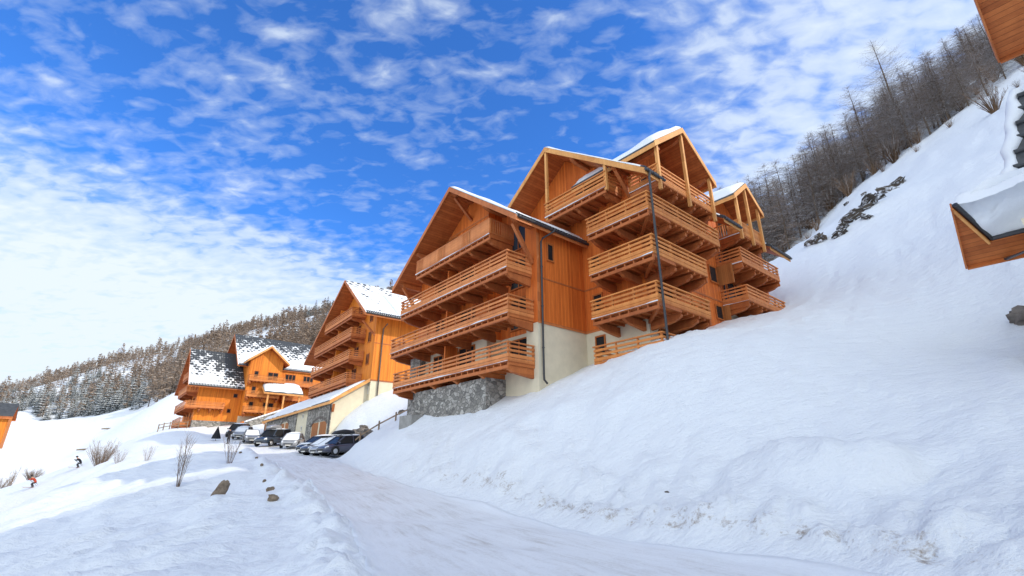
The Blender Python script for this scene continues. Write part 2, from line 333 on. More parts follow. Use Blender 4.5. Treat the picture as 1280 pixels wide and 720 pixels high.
CP = np.array([
    # road, both edges
    (-1.5, -20, -.6), (8, -20, -.6), (-1.3, 0, 0), (6.8, 2, 0), (2.5, 4, 0), (-1.7, 7.5, .1), (5.65, 12, .5), (2, 11, 0), (-4.5, 15, .15), (0, 17, 0), (-8.2, 22, .75), (-4.3, 23.6, .8),
    (-14.5, 32, 2.0), (-10.6, 35, 2.5), (-11.4, 38.5, 3.1), (-22, 44.5, 2.75), (-15.5, 47, 2.6), (-29, 55, 3.7), (-21.2, 54, 4.0), (-26.5, 58, 4.05), (-38, 66, 5.2), (-32, 65, 4.8), (-40.5, 80, 6.5), (-47, 76, 6.6),
    # bank in front of the big chalet
    (-6.7, 34.2, 4.8), (-1.4, 28.5, 4.6), (1.5, 27, 5.5), (4.7, 29.7, 7.4), (7.4, 23.2, 7.5), (11.9, 27, 9.2), (15.6, 30.4, 10.8), (20.2, 34.2, 12.6), (22, 42, 17.), (-2, 22.6, 1.9), (3.5, 17.8, 1.9), (8.5, 13.8, 2.0), (-7.5, 31.8, 3.1),
    (6.5, 18.5, 4.4), (7.0, 7.5, .5), (12.1, 12, 2.7), (19, 17.5, 6.0), (20, 19, 7.1), (25.3, 22, 11.1), (34, 28, 19.5), (13, 19, 6.2), (14, 4, 3.0), (22, 4, 7.2), (16, 24, 8.9), (15, -15, 4.0), (30, -15, 18), (30, 8, 14),
    # hillside and tree line on the right, ridge behind it, its unseen part raised to shade the foreground
    (30, 44, 22.5), (43, 61.6, 32.4), (47, 77, 36), (55, 65, 43), (64.5, 53.6, 48.5), (47.3, 36, 31.5), (40, 15, 26), (55, -10, 40), (60, 20, 45), (75, 40, 55), (85, 75, 68), (70, 95, 56), (100, 9, 76), (100, -14, 88), (105, 45, 78), (120, 90, 84), (135, 5, 84), (140, 50, 84), (85, -45, 80), (130, -60, 92), (60, -60, 52), (55, 115, 52), (30, 80, 26), (200, 60, 84), (200, -60, 70), (170, 150, 100),
    # between the chalets and behind them
    (-10.4, 50, 7.5), (-12.6, 46, 4.6), (-16.6, 57, 8.7), (-7, 64, 11.5), (8, 55, 15.5), (-30, 85, 11), (-10, 90, 18), (-56, 88, 8.0), (-48, 90, 8.5), (-52.8, 75, 6.6), (-44, 71, 6.0), (-50, 110, 14), (-20, 130, 32), (20, 140, 50),
    # slope falling to the left of the road, its crest, the piste and the far side
    (-13.6, 14.7, -1.5), (-25.6, 26.7, -1.7), (-18.4, 25, -.5), (-12.4, 22, .1), (-41.8, 50, .9), (-48, 68, 5.3), (-30, 42, 1.6), (-34, 38, -.5), (-40.5, 38, -4.5), (-49.5, 50, -5.0), (-56, 62, -3.0), (-5, 5, -.5), (-18, 5, -3.0), (-35, 20, -5.5), (-30, -20, -7), (-10, -10, -1.8), (-45, 40, -5.5), (-60, 52, -6.5), (-66, 74, 0.5), (-70, 60, -6), (-86, 93, -1.2), (-110, 130, .5), (-80, 40, -7), (-127, 150, 6.9), (-106, 150, 19.5), (-78, 118, 9), (-194, 200, 20.7), (-150, 90, -4), (-200, 120, 2), (-120, 20, -16), (-250, 60, -10),
    # far hillside
    (-523, 500, 62), (-296, 400, 80), (-175, 350, 97), (-75, 300, 106), (30, 280, 120), (-400, 330, 35), (-210, 270, 48), (-110, 220, 52), (-40, 190, 52), (-500, 200, -5), (-400, 700, 60), (-200, 600, 80), (0, 600, 100), (250, 300, 130), (350, 100, 90), (250, 600, 110), (-800, 500, 40), (-900, 900, 30), (0, 1000, 60), (900, 900, 60), (800, 0, 40), (0, -800, -20), (-800, -300, -40), (500, -500, 0),
], float)
def _phi(dx, dy, s): return np.sqrt(dx * dx + dy * dy + s * s)
_sc = 1.5 + 0.05 * np.hypot(CP[:, 0], CP[:, 1])
_n = len(CP)
_A = np.zeros((_n + 3, _n + 3))
_A[:_n, :_n] = _phi(CP[:, None, 0] - CP[None, :, 0], CP[:, None, 1] - CP[None, :, 1], _sc[None, :])
_A[:_n, _n] = 1; _A[:_n, _n + 1] = CP[:, 0]; _A[:_n, _n + 2] = CP[:, 1]
_A[_n:, :_n] = _A[:_n, _n:].T
_W = np.linalg.solve(_A, np.concatenate([CP[:, 2], [0, 0, 0]]))
def base_z(x, y):
    x = np.asarray(x, float); y = np.asarray(y, float); sh = x.shape; x = x.ravel(); y = y.ravel(); out = np.empty(len(x))
    for i in range(0, len(x), 40000):
        xs, ys = x[i:i + 40000], y[i:i + 40000]
        out[i:i + 40000] = _phi(xs[:, None] - CP[None, :, 0], ys[:, None] - CP[None, :, 1], _sc[None, :]) @ _W[:_n] + _W[_n] + _W[_n + 1] * xs + _W[_n + 2] * ys
    return out.reshape(sh)
RL = np.array([(-1.3, -25), (-1.35, 0), (-1.9, 7.5), (-4.6, 15), (-8.4, 22), (-14.7, 32), (-22.3, 44.5), (-29.5, 55), (-38, 66), (-48, 80)], float)
RR = np.array([(8, -25), (6.7, 0), (6.3, 6), (5.3, 9.5), (4.3, 10.9), (2.4, 13.5), (-1.2, 19.3), (-5.0, 24.6), (-12.0, 36.0), (-14.3, 40.5), (-16.3, 47.5), (-20.7, 54.8), (-40.3, 81)], float)
def pl_dist(x, y, P):
    """signed distance to a polyline (positive on its left) """
    best = np.full(x.shape, 1e9); sg = np.zeros(x.shape)
    for a, b_ in zip(P[:-1], P[1:]):
        d = b_ - a; L = np.hypot(*d); d = d / L
        t_ = np.clip((x - a[0]) * d[0] + (y - a[1]) * d[1], 0, L)
        px, py = a[0] + t_ * d[0], a[1] + t_ * d[1]
        ds = np.hypot(x - px, y - py); m_ = ds < best
        best = np.where(m_, ds, best); sg = np.where(m_, np.sign(d[0] * (y - a[1]) - d[1] * (x - a[0])), sg)
    return best * sg
def sstep(a, b_, x):
    t_ = np.clip((x - a) / (b_ - a), 0, 1); return t_ * t_ * (3 - 2 * t_)
def terrain(x, y):
    x = np.asarray(x, float); y = np.asarray(y, float)
    z = base_z(x, y); r = np.hypot(x, y)
    dl = pl_dist(x, y, RL); dr = -pl_dist(x, y, RR)          # dl > 0 left of the road, dr > 0 right of it
    inroad = (1 - sstep(-.7, .1, dl)) * (1 - sstep(-.7, .1, dr))
    near = 1 - sstep(60, 120, r)
    off = 1 - inroad
    zr = np.interp(y, [-25, 0, 12, 17, 22, 28, 32, 40, 46, 52, 58, 66, 80, 90], [-.6, 0, 0, .1, .6, 1.15, 1.6, 2.2, 2.6, 3.25, 3.9, 5.0, 6.5, 7.2])
    wr = (1 - sstep(0, 2.6, dl)) * (1 - sstep(0, 2.2, dr)) * (1 - sstep(84, 92, y)) * sstep(-30, -22, y)
    z = z * (1 - wr) + zr * wr
    dn_ = x * .66 + y * .75; al_ = x * .75 - y * .66      # up the fall line of the right bank, and along it
    z = z + off * near * (.13 * fbm(x * .16, y * .16, 3, 3) + .04 * fbm(x * .8, y * .8, 8, 3) + sstep(0, 2, dr) * (.10 * np.abs(fbm(al_ * .55, dn_ * .09, 81, 4)) + .035 * np.clip(fbm(x * 1.9, y * 1.9, 83, 3) - .35, 0, 1) * 3))
    for (ax_, ay_, bx_, by_) in ((2.0, 25.5, 13.5, 20.0), (9.5, 22.0, 12.0, 16.0), (0.5, 21.5, 3.5, 25.6)):     # old tracks crossing the slope
        L_ = math.hypot(bx_ - ax_, by_ - ay_); tx, ty = (bx_ - ax_) / L_, (by_ - ay_) / L_
        q1 = (x - ax_) * tx + (y - ay_) * ty; q2 = (x - ax_) * -ty + (y - ay_) * tx + .35 * np.sin(q1 * .55)
        z = z - .07 * np.exp(-(q2 / .16) ** 2) * (.55 + .45 * np.sin(q1 * 8)) * sstep(0, 1, q1) * (1 - sstep(L_ - 1, L_, q1))
    z = z + near * inroad * .025 * fbm(x * .9, y * .9, 5, 2)
    far = sstep(110, 260, r); z = z + far * (5.0 * fbm(x * .012, y * .012, 31, 4)) * sstep(2, 25, z)
    hill = sstep(20, 40, x) * sstep(10, 22, z); z = z + hill * (.7 * fbm(x * .11, y * .11, 13, 4))
    # ploughed bank along the right edge: a lumpy shoulder with clods
    bk = np.clip(dr / 1.0, 0, 1) * np.exp(-np.clip(dr - .8, 0, 50) / 1.9) * (1 - sstep(24, 40, r))
    lump = np.abs(fbm(x * .55, y * .55, 41, 3)); clod = np.abs(vn(x * 2.3, y * 2.3, 44)) * np.abs(vn(x * .9 + 5, y * .9, 45))
    z = z + bk * (.16 + .42 * lump + .40 * clod + .12 * np.abs(vn(x * 4.1, y * 4.1, 46)) + .22 * np.clip(vn(x * 1.4, y * 1.4, 47) - .25, 0, 1))
    # rolled snow boulders higher on the bank, towards the right
    mid = np.exp(-((dr - 3.6) / 1.3) ** 2) * (1 - sstep(20, 30, r))
    z = z + mid * .85 * np.clip(fbm(x * .40 + 3, y * .40, 52, 2) + .02, 0, 1)
    # berm on the left edge
    bl = np.exp(-((dl - .55) / .6) ** 2) * (1 - sstep(50, 70, r))
    z = z + bl * (.14 + .30 * np.abs(fbm(x * .5, y * .5, 61, 3)) + .12 * vn(x * 1.7, y * 1.7, 62))
    bl2 = sstep(-.5, .1, dl) * np.exp(-np.clip(dl - .3, 0, 50) / 1.6) * (1 - sstep(35, 50, r))
    z = z + bl2 * (.16 * np.abs(fbm(x * 1.5, y * 1.5, 65, 3)) + .14 * np.clip(vn(x * 2.4, y * 2.4, 66) - .2, 0, 1) + .05 * np.abs(vn(x * 5, y * 5, 67)))
    # ski tracks and crusted patches on the left slope
    ls = sstep(1.0, 4.0, dl) * (1 - sstep(50, 80, r))
    dn = -.86 * x - .5 * y; al = -.5 * x + .86 * y
    z = z + ls * (.34 * np.abs(fbm(dn * .10 + al * .05, al * .75, 71, 4)) + .08 * fbm(x * 1.3, y * 1.3, 73, 4) + .16 * np.clip(fbm(x * .5, y * .5, 77, 3), 0, 1) + .06 * np.abs(fbm(al * 2.2, dn * .5, 78, 3)))
    return z
def tz(x, y): return float(terrain(np.array([x]), np.array([y]))[0])

def grid_mesh(name, X, Y, Z, m, wrap=False, attr=None, uv=None):
    nr, nc = X.shape
    me = bpy.data.meshes.new(name)
    co = np.stack([X.ravel(), Y.ravel(), Z.ravel()], 1)
    i = np.arange(nr - 1)[:, None] * nc; j = np.arange(nc if wrap else nc - 1)[None, :]; j2 = (j + 1) % nc
    q = np.stack([i + j, i + j2, i + nc + j2, i + nc + j], -1).reshape(-1, 4)
    me.vertices.add(len(co)); me.vertices.foreach_set('co', co.ravel())
    me.loops.add(q.size); me.loops.foreach_set('vertex_index', q.ravel().astype(np.int32))
    me.polygons.add(len(q)); me.polygons.foreach_set('loop_start', (np.arange(len(q)) * 4).astype(np.int32))
    me.update(calc_edges=True); me.polygons.foreach_set('use_smooth', np.ones(len(q), bool))
    me.materials.append(M[m])
    if attr is not None:
        a = me.attributes.new('dirt', 'FLOAT', 'POINT'); a.data.foreach_set('value', attr.ravel().astype(np.float32))
    if uv is not None:
        l = me.uv_layers.new(name='UVMap'); l.data.foreach_set('uv', uv.reshape(-1, 2)[q.ravel()].ravel().astype(np.float32))
    o = bpy.data.objects.new(name, me); col.objects.link(o); return o
az = np.concatenate([np.arange(-58, 58, .26), np.arange(58, 302, 2.0)])
rr = np.exp(np.linspace(math.log(.4), math.log(3500), 560))
AZ_, RR_ = np.meshgrid(np.radians(az), rr)
GX, GY = RR_ * np.sin(AZ_), RR_ * np.cos(AZ_)
GZ = terrain(GX, GY)
dr_ = -pl_dist(GX, GY, RR); dl_ = pl_dist(GX, GY, RL)
rad = np.hypot(GX, GY)
dirt = np.clip(dr_ / .5, 0, 1) * np.exp(-np.clip(dr_ - .9, 0, 99) / 1.1) * (1 - sstep(20, 38, rad))
dirt = np.maximum(dirt, .55 * np.exp(-((dr_ - 3.2) / 1.0) ** 2) * sstep(3, 8, GX) * (1 - sstep(16, 24, rad)))
dirt = np.maximum(dirt, .50 * np.exp(-((dl_ - .5) / .5) ** 2) * (1 - sstep(45, 60, rad)))
ground = tag(grid_mesh('snow_ground', GX, GY, GZ, 'snow_ground', True, dirt), kind='structure')
# road sheet
def resample(P, n):
    d = np.concatenate([[0], np.cumsum(np.hypot(*np.diff(P, axis=0).T))]); s = np.linspace(0, d[-1], n)
    return np.stack([np.interp(s, d, P[:, 0]), np.interp(s, d, P[:, 1])], 1)
_ys = np.concatenate([np.linspace(-25, 24, 220), np.linspace(24.3, 80, 160)])
lx = np.interp(_ys, RL[:, 1], RL[:, 0]); rx = np.interp(_ys, RR[:, 1], RR[:, 0])
wt = np.linspace(-.02, 1.02, 40)[None, :]
QX = lx[:, None] * (1 - wt) + rx[:, None] * wt; QY = np.repeat(_ys[:, None], 40, 1)
QZ = terrain(QX, QY) + .032 - .27 * (np.abs(wt - .5) > .5)
QU = np.stack([np.repeat(wt, len(_ys), 0), np.repeat(_ys[:, None], 40, 1)], -1)
QZ = QZ - .02 * np.exp(-((wt - .30 - .02 * np.sin(QY * .3)) / .035) ** 2) - .02 * np.exp(-((wt - .55 - .02 * np.sin(QY * .3)) / .035) ** 2)
road = tag(grid_mesh('road', QX, QY, QZ, 'road_snow', uv=QU), kind='structure')

# ------------------------------------------------------------------ chalet building kit (local frame: -y is the balcony front, +x the side facing the road)
def window(parent, face, a0, a1, z0, z1, at, frame='frame_wood', mull=1, depth=.07):
    """face 'y': on a wall facing -y at y=at, spanning x a0..a1; face 'x': on a wall facing +x at x=at, spanning y a0..a1"""
    def bx(mb, p0, p1, q0, q1, o0, o1, mi=0):
        if face == 'y': mb.box(p0, p1, at - o1, at - o0, q0, q1, mi)
        else: mb.box(at + o0, at + o1, p0, p1, q0, q1, mi)
    f = MB(); w = .09
    bx(f, a0, a1, z1 - w, z1, 0, depth); bx(f, a0, a1, z0, z0 + w, 0, depth + .03); bx(f, a0, a0 + w, z0 + w, z1 - w, 0, depth); bx(f, a1 - w, a1, z0 + w, z1 - w, 0, depth)
    for k in range(1, mull + 1):
        c_ = a0 + (a1 - a0) * k / (mull + 1); bx(f, c_ - .05, c_ + .05, z0 + w, z1 - w, 0, depth - .015)
    fo = f.build('window', frame, parent)
    g = MB(); bx(g, a0 + w * .5, a1 - w * .5, z0 + w * .5, z1 - w * .5, .004, .02); g.build('pane', 'glass', fo)
    return fo
BOARDS = [(-.04, .16), (.185, .385), (.50, .63), (.74, .87), (1.0, 1.07)]
def balcony(parent, rects, path, zf, brackets, rail_mat='wood_rail', style='horizontal', snowy=True, beam='wood_beam'):
    """rects: deck pieces (x0,x1,y0,y1,joist_axis); path: railing polyline; brackets: (axis, pos, wall, tip)"""
    d = MB()
    for (x0, x1, y0, y1, ja) in rects:
        d.box(x0, x1, y0, y1, zf - .08, zf)
        n = max(2, int((x1 - x0 if ja == 'y' else y1 - y0) / .62))
        for k in range(n + 1):
            if ja == 'y':
                c_ = x0 + .06 + (x1 - x0 - .12) * k / n; d.box(c_ - .045, c_ + .045, y0 + .04, y1, zf - .24, zf - .083)
            else:
                c_ = y0 + .06 + (y1 - y0 - .12) * k / n; d.box(x0, x1 - .04, c_ - .045, c_ + .045, zf - .24, zf - .083)
    for (xa, ya), (xb, yb) in zip(path[:-1], path[1:]):              # edge beam
        if abs(ya - yb) < 1e-6:
            i_ = 1 if ya == min(p[1] for p in path) else -1
            d.box(min(xa, xb) + .02, max(xa, xb) - .02, *sorted((ya + .02 * i_, ya + .14 * i_)), zf - .42, zf - .243)
    o = d.build('balcony', beam, parent)
    r = MB(); s_ = MB()
    for (xa, ya), (xb, yb) in zip(path[:-1], path[1:]):
        L = abs(xb - xa) + abs(yb - ya); al = abs(xb - xa) > abs(yb - ya)
        lo, hi = (min(xa, xb), max(xa, xb)) if al else (min(ya, yb), max(ya, yb)); c_ = ya if al else xa
        def bx(p0, p1, q0, q1, z0, z1):
            if al: r.box(p0, p1, c_ + q0, c_ + q1, z0, z1)
            else: r.box(c_ + q0, c_ + q1, p0, p1, z0, z1)
        e = .055 if al else -.052
        if style == 'horizontal':
            for k, (z0, z1) in enumerate(BOARDS):
                w = .02 if k < 4 else .06
                bx(lo - (w if al else -w - .002), hi + (w if al else -w - .002), -w, w, zf + z0, zf + z1)
        else:
            bx(lo, hi, -.035, .035, zf + 1.0, zf + 1.07); bx(lo, hi, -.025, .025, zf + .02, zf + .12)
            n = int(L / .17)
            for k in range(n):
                a = lo + (hi - lo) * (k + .5) / n; wide = .08 if (k // 6) % 3 else .042
                bx(a - wide, a + wide, -.02, .02, zf + .123, zf + .997)
        n = max(1, round(L / 1.7))
        for k in range(n + 1):
            a = lo + .08 + (hi - lo - .16) * k / n
            if al: r.box(a - .045, a + .045, c_ + .023, c_ + .11, zf + .003, zf + .995)
            else:
                sgn = -1 if c_ >= max(p[0] for p in path) - 1e-6 else 1
                q = sorted((c_ + sgn * .023, c_ + sgn * .11)); r.box(q[0], q[1], a - .045, a + .045, zf + .003, zf + .995)
        if snowy and al and ya == min(p[1] for p in path):
            n = 40; base = len(s_.v)
            for k in range(n + 1):
                p0 = lo + (hi - lo) * k / n; hh = .012 + .05 * max(0., float(vn(np.array([lo * 3.1 + p0 * .9]), np.array([zf * 1.7]), 5)[0]) + .25)
                s_.v += [(p0, c_ - .07, zf - .045), (p0, c_ - .022, zf - .045), (p0, c_ - .022, zf - .045 + hh), (p0, c_ - .06, zf - .045 + hh)]
            for k in range(n):
                for j in range(4): q_ = base + k * 4; s_.f.append((q_ + j, q_ + (j + 1) % 4, q_ + 4 + (j + 1) % 4, q_ + 4 + j)); s_.mi.append(0)
    r.build('railing', rail_mat, o)
    if s_.v: s_.build('snow_line', 'snow', o)
    for (ax, pos, wall, tip) in brackets:
        L = abs(tip - wall); sg = 1 if tip > wall else -1
        pr = [(0, -.25), (L * .98, -.25), (L * 1.0, -.33), (L * .97, -.45), (L * .88, -.50), (L * .8, -.60), (L * .62, -.66), (L * .3, -.74), (0, -.80)]
        b_ = MB()
        if ax == 'y': b_.prism([(wall + sg * a, zf + z) for a, z in pr], 'x', pos - .11, pos + .11)
        else: b_.prism([(wall + sg * a, zf + z) for a, z in pr], 'y', pos - .11, pos + .11)
        b_.build('bracket', beam, o)
    return o
def roof(parent, ax, c, zr, sides, q0, q1, th=.16, sof=.10, barge='wood_barge', barge_ends=(True, False), tile='tile_dark', snow=.28, seed=1, gutters=(), soffit=None, barge_h=.42, snow_inset=(.25, .12)):
    """gable roof. ax: ridge axis. sides: list of (sign, run, slope, q-start, q-end, inner-run)"""
    mk = (lambda p, q, z: (p, q, z)) if ax == 'y' else (lambda p, q, z: (q, p, z))
    soffit = soffit or ('soffit_x' if ax == 'y' else 'soffit_y')
    t_ = MB(); s_ = MB(); b_ = MB()
    def slab(mb, sg, a, b2, sl_, q0_, q1_, dz0, dz1):
        pts = [(c + sg * a, zr - sl_ * a - dz0), (c + sg * b2, zr - sl_ * b2 - dz0), (c + sg * b2, zr - sl_ * b2 - dz1), (c + sg * a, zr - sl_ * a - dz1)]
        mb.prism(pts, 'y' if ax == 'y' else 'x', q0_, q1_)
    for (sg, run, sl_, s0, s1, inner) in sides:
        slab(t_, sg, inner, run, sl_, s0, s1, 0, th); slab(s_, sg, inner, run - .04, sl_, s0 + .03, s1 - .03, th + .002, th + sof)
        if barge_ends[0] and abs(s0 - q0) < 1e-6: slab(b_, sg, inner, run + .02, sl_, s0 - .055, s0 - .003, .03, barge_h)
        if barge_ends[1] and abs(s1 - q1) < 1e-6: slab(b_, sg, inner, run + .02, sl_, s1 + .003, s1 + .055, .03, barge_h)
        # eave board
        pts = [(c + sg * (run - .03), zr - sl_ * run - th + .02), (c + sg * (run + .015), zr - sl_ * run - th + .02), (c + sg * (run + .015), zr - sl_ * run - barge_h), (c + sg * (run - .03), zr - sl_ * run - barge_h)]
        b_.prism(pts, 'y' if ax == 'y' else 'x', s0, s1)
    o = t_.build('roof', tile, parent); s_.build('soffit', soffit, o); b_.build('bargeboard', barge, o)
    if snow > 0:
        for k, (sg, run, sl_, s0, s1, inner) in enumerate(sides):
            L = s1 - s0; n1 = max(6, int((run - inner) / .3)); n2 = max(6, int(L / .3))
            a = np.linspace(0, 1, n1 + 1)[None, :]; q = np.linspace(0, 1, n2 + 1)[:, None]
            jit = .22 * fbm(q * L * .6 + seed, a * 0 + k * 5, seed, 3)
            ie = snow_inset[1] + np.abs(jit) * (a > .5)
            P_ = inner + .0 + a * (run - ie - inner + .12); Q_ = s0 + snow_inset[0] * .3 + q * (L - snow_inset[0] * .6) + 0 * a
            e = np.minimum(np.minimum(1 - a, a * 2 + .35) * (run - inner), np.minimum(q, 1 - q) * L * 1.0 + .06) + 0 * Q_
            h_ = snow * (1 - np.exp(-np.clip(e, 0, 9) / .22)) * (1 + .3 * fbm(P_ * .5, Q_ * .5, seed + 3, 2))
            Z_ = zr - sl_ * P_ + h_ + .004
            Pm = c + sg * P_
            top = np.stack([Pm, Q_, Z_], -1); bot = np.stack([Pm, Q_, zr - sl_ * P_ - .02], -1)
            mb = MB(); vs = [mk(*p) for p in top.reshape(-1, 3)] + [mk(*p) for p in bot.reshape(-1, 3)]
            nc = n1 + 1; nt = (n1 + 1) * (n2 + 1); fs = []
            for i in range(n2):
                for j in range(n1): fs.append((i * nc + j, i * nc + j + 1, (i + 1) * nc + j + 1, (i + 1) * nc + j))
            for i in range(n2):
                for j in (0, n1): fs.append((i * nc + j, (i + 1) * nc + j, nt + (i + 1) * nc + j, nt + i * nc + j))
            for j in range(n1):
                for i in (0, n2): fs.append((i * nc + j, i * nc + j + 1, nt + i * nc + j + 1, nt + i * nc + j))
            mb.add(vs, fs); mb.build('snow_cover', 'snow', o, smooth=True)
    for (sg, run, sl_, g0, g1) in gutters:
        g = MB(); pc = c + sg * (run + .09); zc = zr - sl_ * run - .16
        g.tube([mk(pc, g0, zc), mk(pc, g1, zc)], .085, 10)
        n = int((g1 - g0) / .55)
        for k in range(n + 1):
            q = g0 + (g1 - g0) * (k + .5) / (n + 1); g.tube([mk(pc, q - .02, zc), mk(pc, q + .02, zc)], .1, 10)
        # ends of the tile rows showing above the gutter
        n = int((g1 - g0) / .24)
        for k in range(n + 1):
            q = g0 + (g1 - g0) * (k + .5) / (n + 1)
            g.tube([mk(c + sg * (run - .25), q, zr - sl_ * (run - .25) + .03), mk(c + sg * (run + .05), q, zr - sl_ * (run + .05) + .03)], .075, 6)
        g.build('gutter', 'metal_dark', o)
    return o
def brace(parent, p0, p1, w=.2, m='wood_beam'):
    b_ = MB(); b_.bar(p0, p1, w, w); return b_.build('brace', m, parent)
def beam_end(parent, ax, pos, z, a0, a1, m='wood_beam', w=.26, h=.34):
    b_ = MB()
    pr = [(a0, z), (a1, z), (a1, z - h * .45), (a1 + (a0 - a1) * .1, z - h * .7), (a1 + (a0 - a1) * .25, z - h), (a0, z - h)]
    b_.prism(pr, 'x' if ax == 'y' else 'y', pos - w / 2, pos + w / 2); return b_.build('beam', m, parent)
def post(parent, x, y, z0, z1, w=.18, m='wood_light'):
    b_ = MB(); b_.box(x - w / 2, x + w / 2, y - w / 2, y + w / 2, z0, z1); return b_.build('post', m, parent)

# ================================================================== the big chalet
T = thing('chalet', 'largest wooden chalet in the middle, five balconied storeys over a stone and plaster base', 'chalet', (1.502, 27.0, 0), R(-50))
# front block, wall y=0, x from -14 to 0; gable ridge at x=-7
ZR1, SL1 = 21.1, .72
def zr1(x): return ZR1 - SL1 * abs(x + 7.0) - .28
ZP = 9.55
w_ = MB(); w_.box(-14, -4.9, 0, 1.2, 2, ZP); w_.box(-1, 0, 0, 1.2, 2, ZP); w_.box(-4.9, -1, 0, 1.2, 2, 7.1); w_.box(-14, 0, 1.2, 12, 2, ZP)
w_.build('plaster_wall', 'plaster', T)
w_ = MB()
w_.prism([(-14, ZP), (-4.9, ZP), (-4.9, zr1(-4.9)), (-7, zr1(-7)), (-14, zr1(-14))], 'y', 0, 1.2)
w_.prism([(-1, ZP), (.03, ZP), (.03, zr1(.03)), (-1, zr1(-1))], 'y', -.03, 1.2)
w_.prism([(-14, ZP), (.03, ZP), (.03, zr1(.03)), (-7, zr1(-7)), (-14, zr1(-14))], 'y', 1.2, 4.17)
w_.prism([(-14, ZP), (-3, ZP), (-3, zr1(-3)), (-7, zr1(-7)), (-14, zr1(-14))], 'y', 4.17, 12)
w_.build('wooden_wall', 'wood_wall', T)
tr = MB()   # trim: corner boards and storey bands
tr.box(.031, .055, -.03, 4.16, 9.5, 9.66); tr.box(.031, .052, -.03, 4.16, 12.32, 12.42); tr.box(.031, .06, -.032, .16, 9.67, 15.3)
tr.box(-13.98, -4.9, -.03, -.002, 18.55, 18.66)
tr.build('trim_board', 'wood_barge', T)
st_ = MB(); st_.prism([(-11.2, -1.5), (-2.9, -1.5), (-2.9, -.002), (-11.2, -.002)], 'z', 1.5, 6.55); st_.box(-14.05, -12.6, -.5, -.003, 2, 9.5)
st_.build('stone_base', 'stone', T)
lg = MB(); lg.box(-11.5, -9.8, -2.4, -1.503, 2, 4.9); lg.build('footing', 'concrete', T)
# balconies of the front block
B1 = [(-13.7, -.3, 7.1), (-14.6, -.3, 9.85), (-13.4, -.42, 12.65)]
for x0, x1, zf in B1:
    balcony(T, [(x0, x1, -2.0, -.003, 'y')], [(x0, -.003), (x0, -2.0), (x1, -2.0), (x1, -.003)], zf,
            [('y', p, -.003, -1.95) for p in (x0 + .3, x0 + 2.6, x0 + 5.2, x0 + 7.9, x0 + 10.6, x1 - .2)])
balcony(T, [(-11.4, -2.15, -2.0, -.003, 'y')], [(-11.4, -.003), (-11.4, -2.0), (-2.15, -2.0), (-2.15, -.003)], 15.45,
        [('y', p, -.003, -1.95) for p in (-11.1, -9.6, -7.0, -4.6, -2.4)], style='vertical')
# partitions between the flats and windows behind the balconies
pt_ = MB()
for zf, h_ in ((7.1, 2.35), (9.85, 2.4), (12.65, 2.4)):
    pt_.box(-8.35, -8.2, -1.05, -.004, zf + .003, zf + h_)
pt_.build('partition', 'wood_wall', T)
for zf in (7.1, 9.85, 12.65):
    window(T, 'y', -11.35, -10.05, zf + .1, zf + 2.2, 0); window(T, 'y', -8.05, -6.15, zf + .1, zf + 2.25, 0)
    window(T, 'y', -3.9, -1.3, zf + .05, zf + 2.2, 1.2, mull=2)
window(T, 'y', -11.2, -8.8, 17.3, 18.45, 0, mull=2); window(T, 'y', -7.4, -6.3, 15.6, 18.4, 0, mull=0); window(T, 'y', -3.9, -2.2, 15.5, 17.4, 1.2)
sh = MB(); sh.box(-9.3, -8.4, -.07, -.004, 12.75, 15.0); sh.box(-9.0, -8.15, -.071, -.0041, 7.2, 9.2); sh.build('shutter', 'wood_door', T)
# roof of the front block
o = roof(T, 'y', -7.0, ZR1, [(1, 7.55, SL1, -2.1, 6.0, 0), (-1, 8.0, SL1, -2.1, 12, 0)], -2.1, 12, seed=3, gutters=[(1, 7.55, SL1, -2.0, 4.1)], snow=.22)
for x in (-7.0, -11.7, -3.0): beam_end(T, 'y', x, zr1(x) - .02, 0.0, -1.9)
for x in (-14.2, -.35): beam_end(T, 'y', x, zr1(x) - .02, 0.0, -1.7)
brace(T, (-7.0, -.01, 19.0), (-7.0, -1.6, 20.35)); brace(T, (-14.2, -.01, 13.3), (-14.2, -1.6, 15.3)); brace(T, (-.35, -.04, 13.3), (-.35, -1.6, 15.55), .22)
# side wall facing the road
window(T, 'x', .80, 1.42, 13.6, 14.85, .03, mull=0)
dp = MB(); dp.tube([(.75, .9, 15.5), (.75, .8, 15.35), (.2, .35, 14.95), (.15, .25, 14.7), (.15, .25, 6.5), (.2, .22, 6.2), (.5, .15, 5.95)], .06, 8)
for z in (8, 10.5, 13): dp.tube([(.15, .25, z), (.15, .25, z + .06)], .085, 8)
dp.build('downpipe', 'metal_dark', T)
# rear wing: ridge along y at x=-1.16, wall y=4.17, side wall x=4.65
XR, ZR2, SL2 = -1.16, 23.28, .735
def zr2(x): return ZR2 - SL2 * abs(x - XR) - .28
w_ = MB(); w_.box(.003, 4.65, 4.17, 13.9, 3, ZP); w_.box(-3, 4.65, 13.9, 21.5, 3, 11.8); w_.build('plaster_wall', 'plaster', T)
w_ = MB(); w_.prism([(-8, 10.), (.032, 10.), (.032, ZP), (4.68, ZP), (4.68, zr2(4.68)), (XR, zr2(XR)), (-8, zr2(-8))], 'y', 4.172, 13.9)
w_.prism([(-8, 11.8), (4.68, 11.8), (4.68, zr2(4.68)), (XR, zr2(XR)), (-8, zr2(-8))], 'y', 13.9, 21.5)
w_.prism([(3.75, 16.5), (9.5, 16.5), (9.5, 19.7), (6.6, 21.9), (3.75, 19.7)], 'x', 2.0, 4.7); w_.prism([(13.5, 16.5), (17.5, 16.5), (17.5, 20.1), (15.5, 21.5), (13.5, 20.1)], 'x', 2.0, 4.7)
w_.build('wooden_wall', 'wood_wall', T)
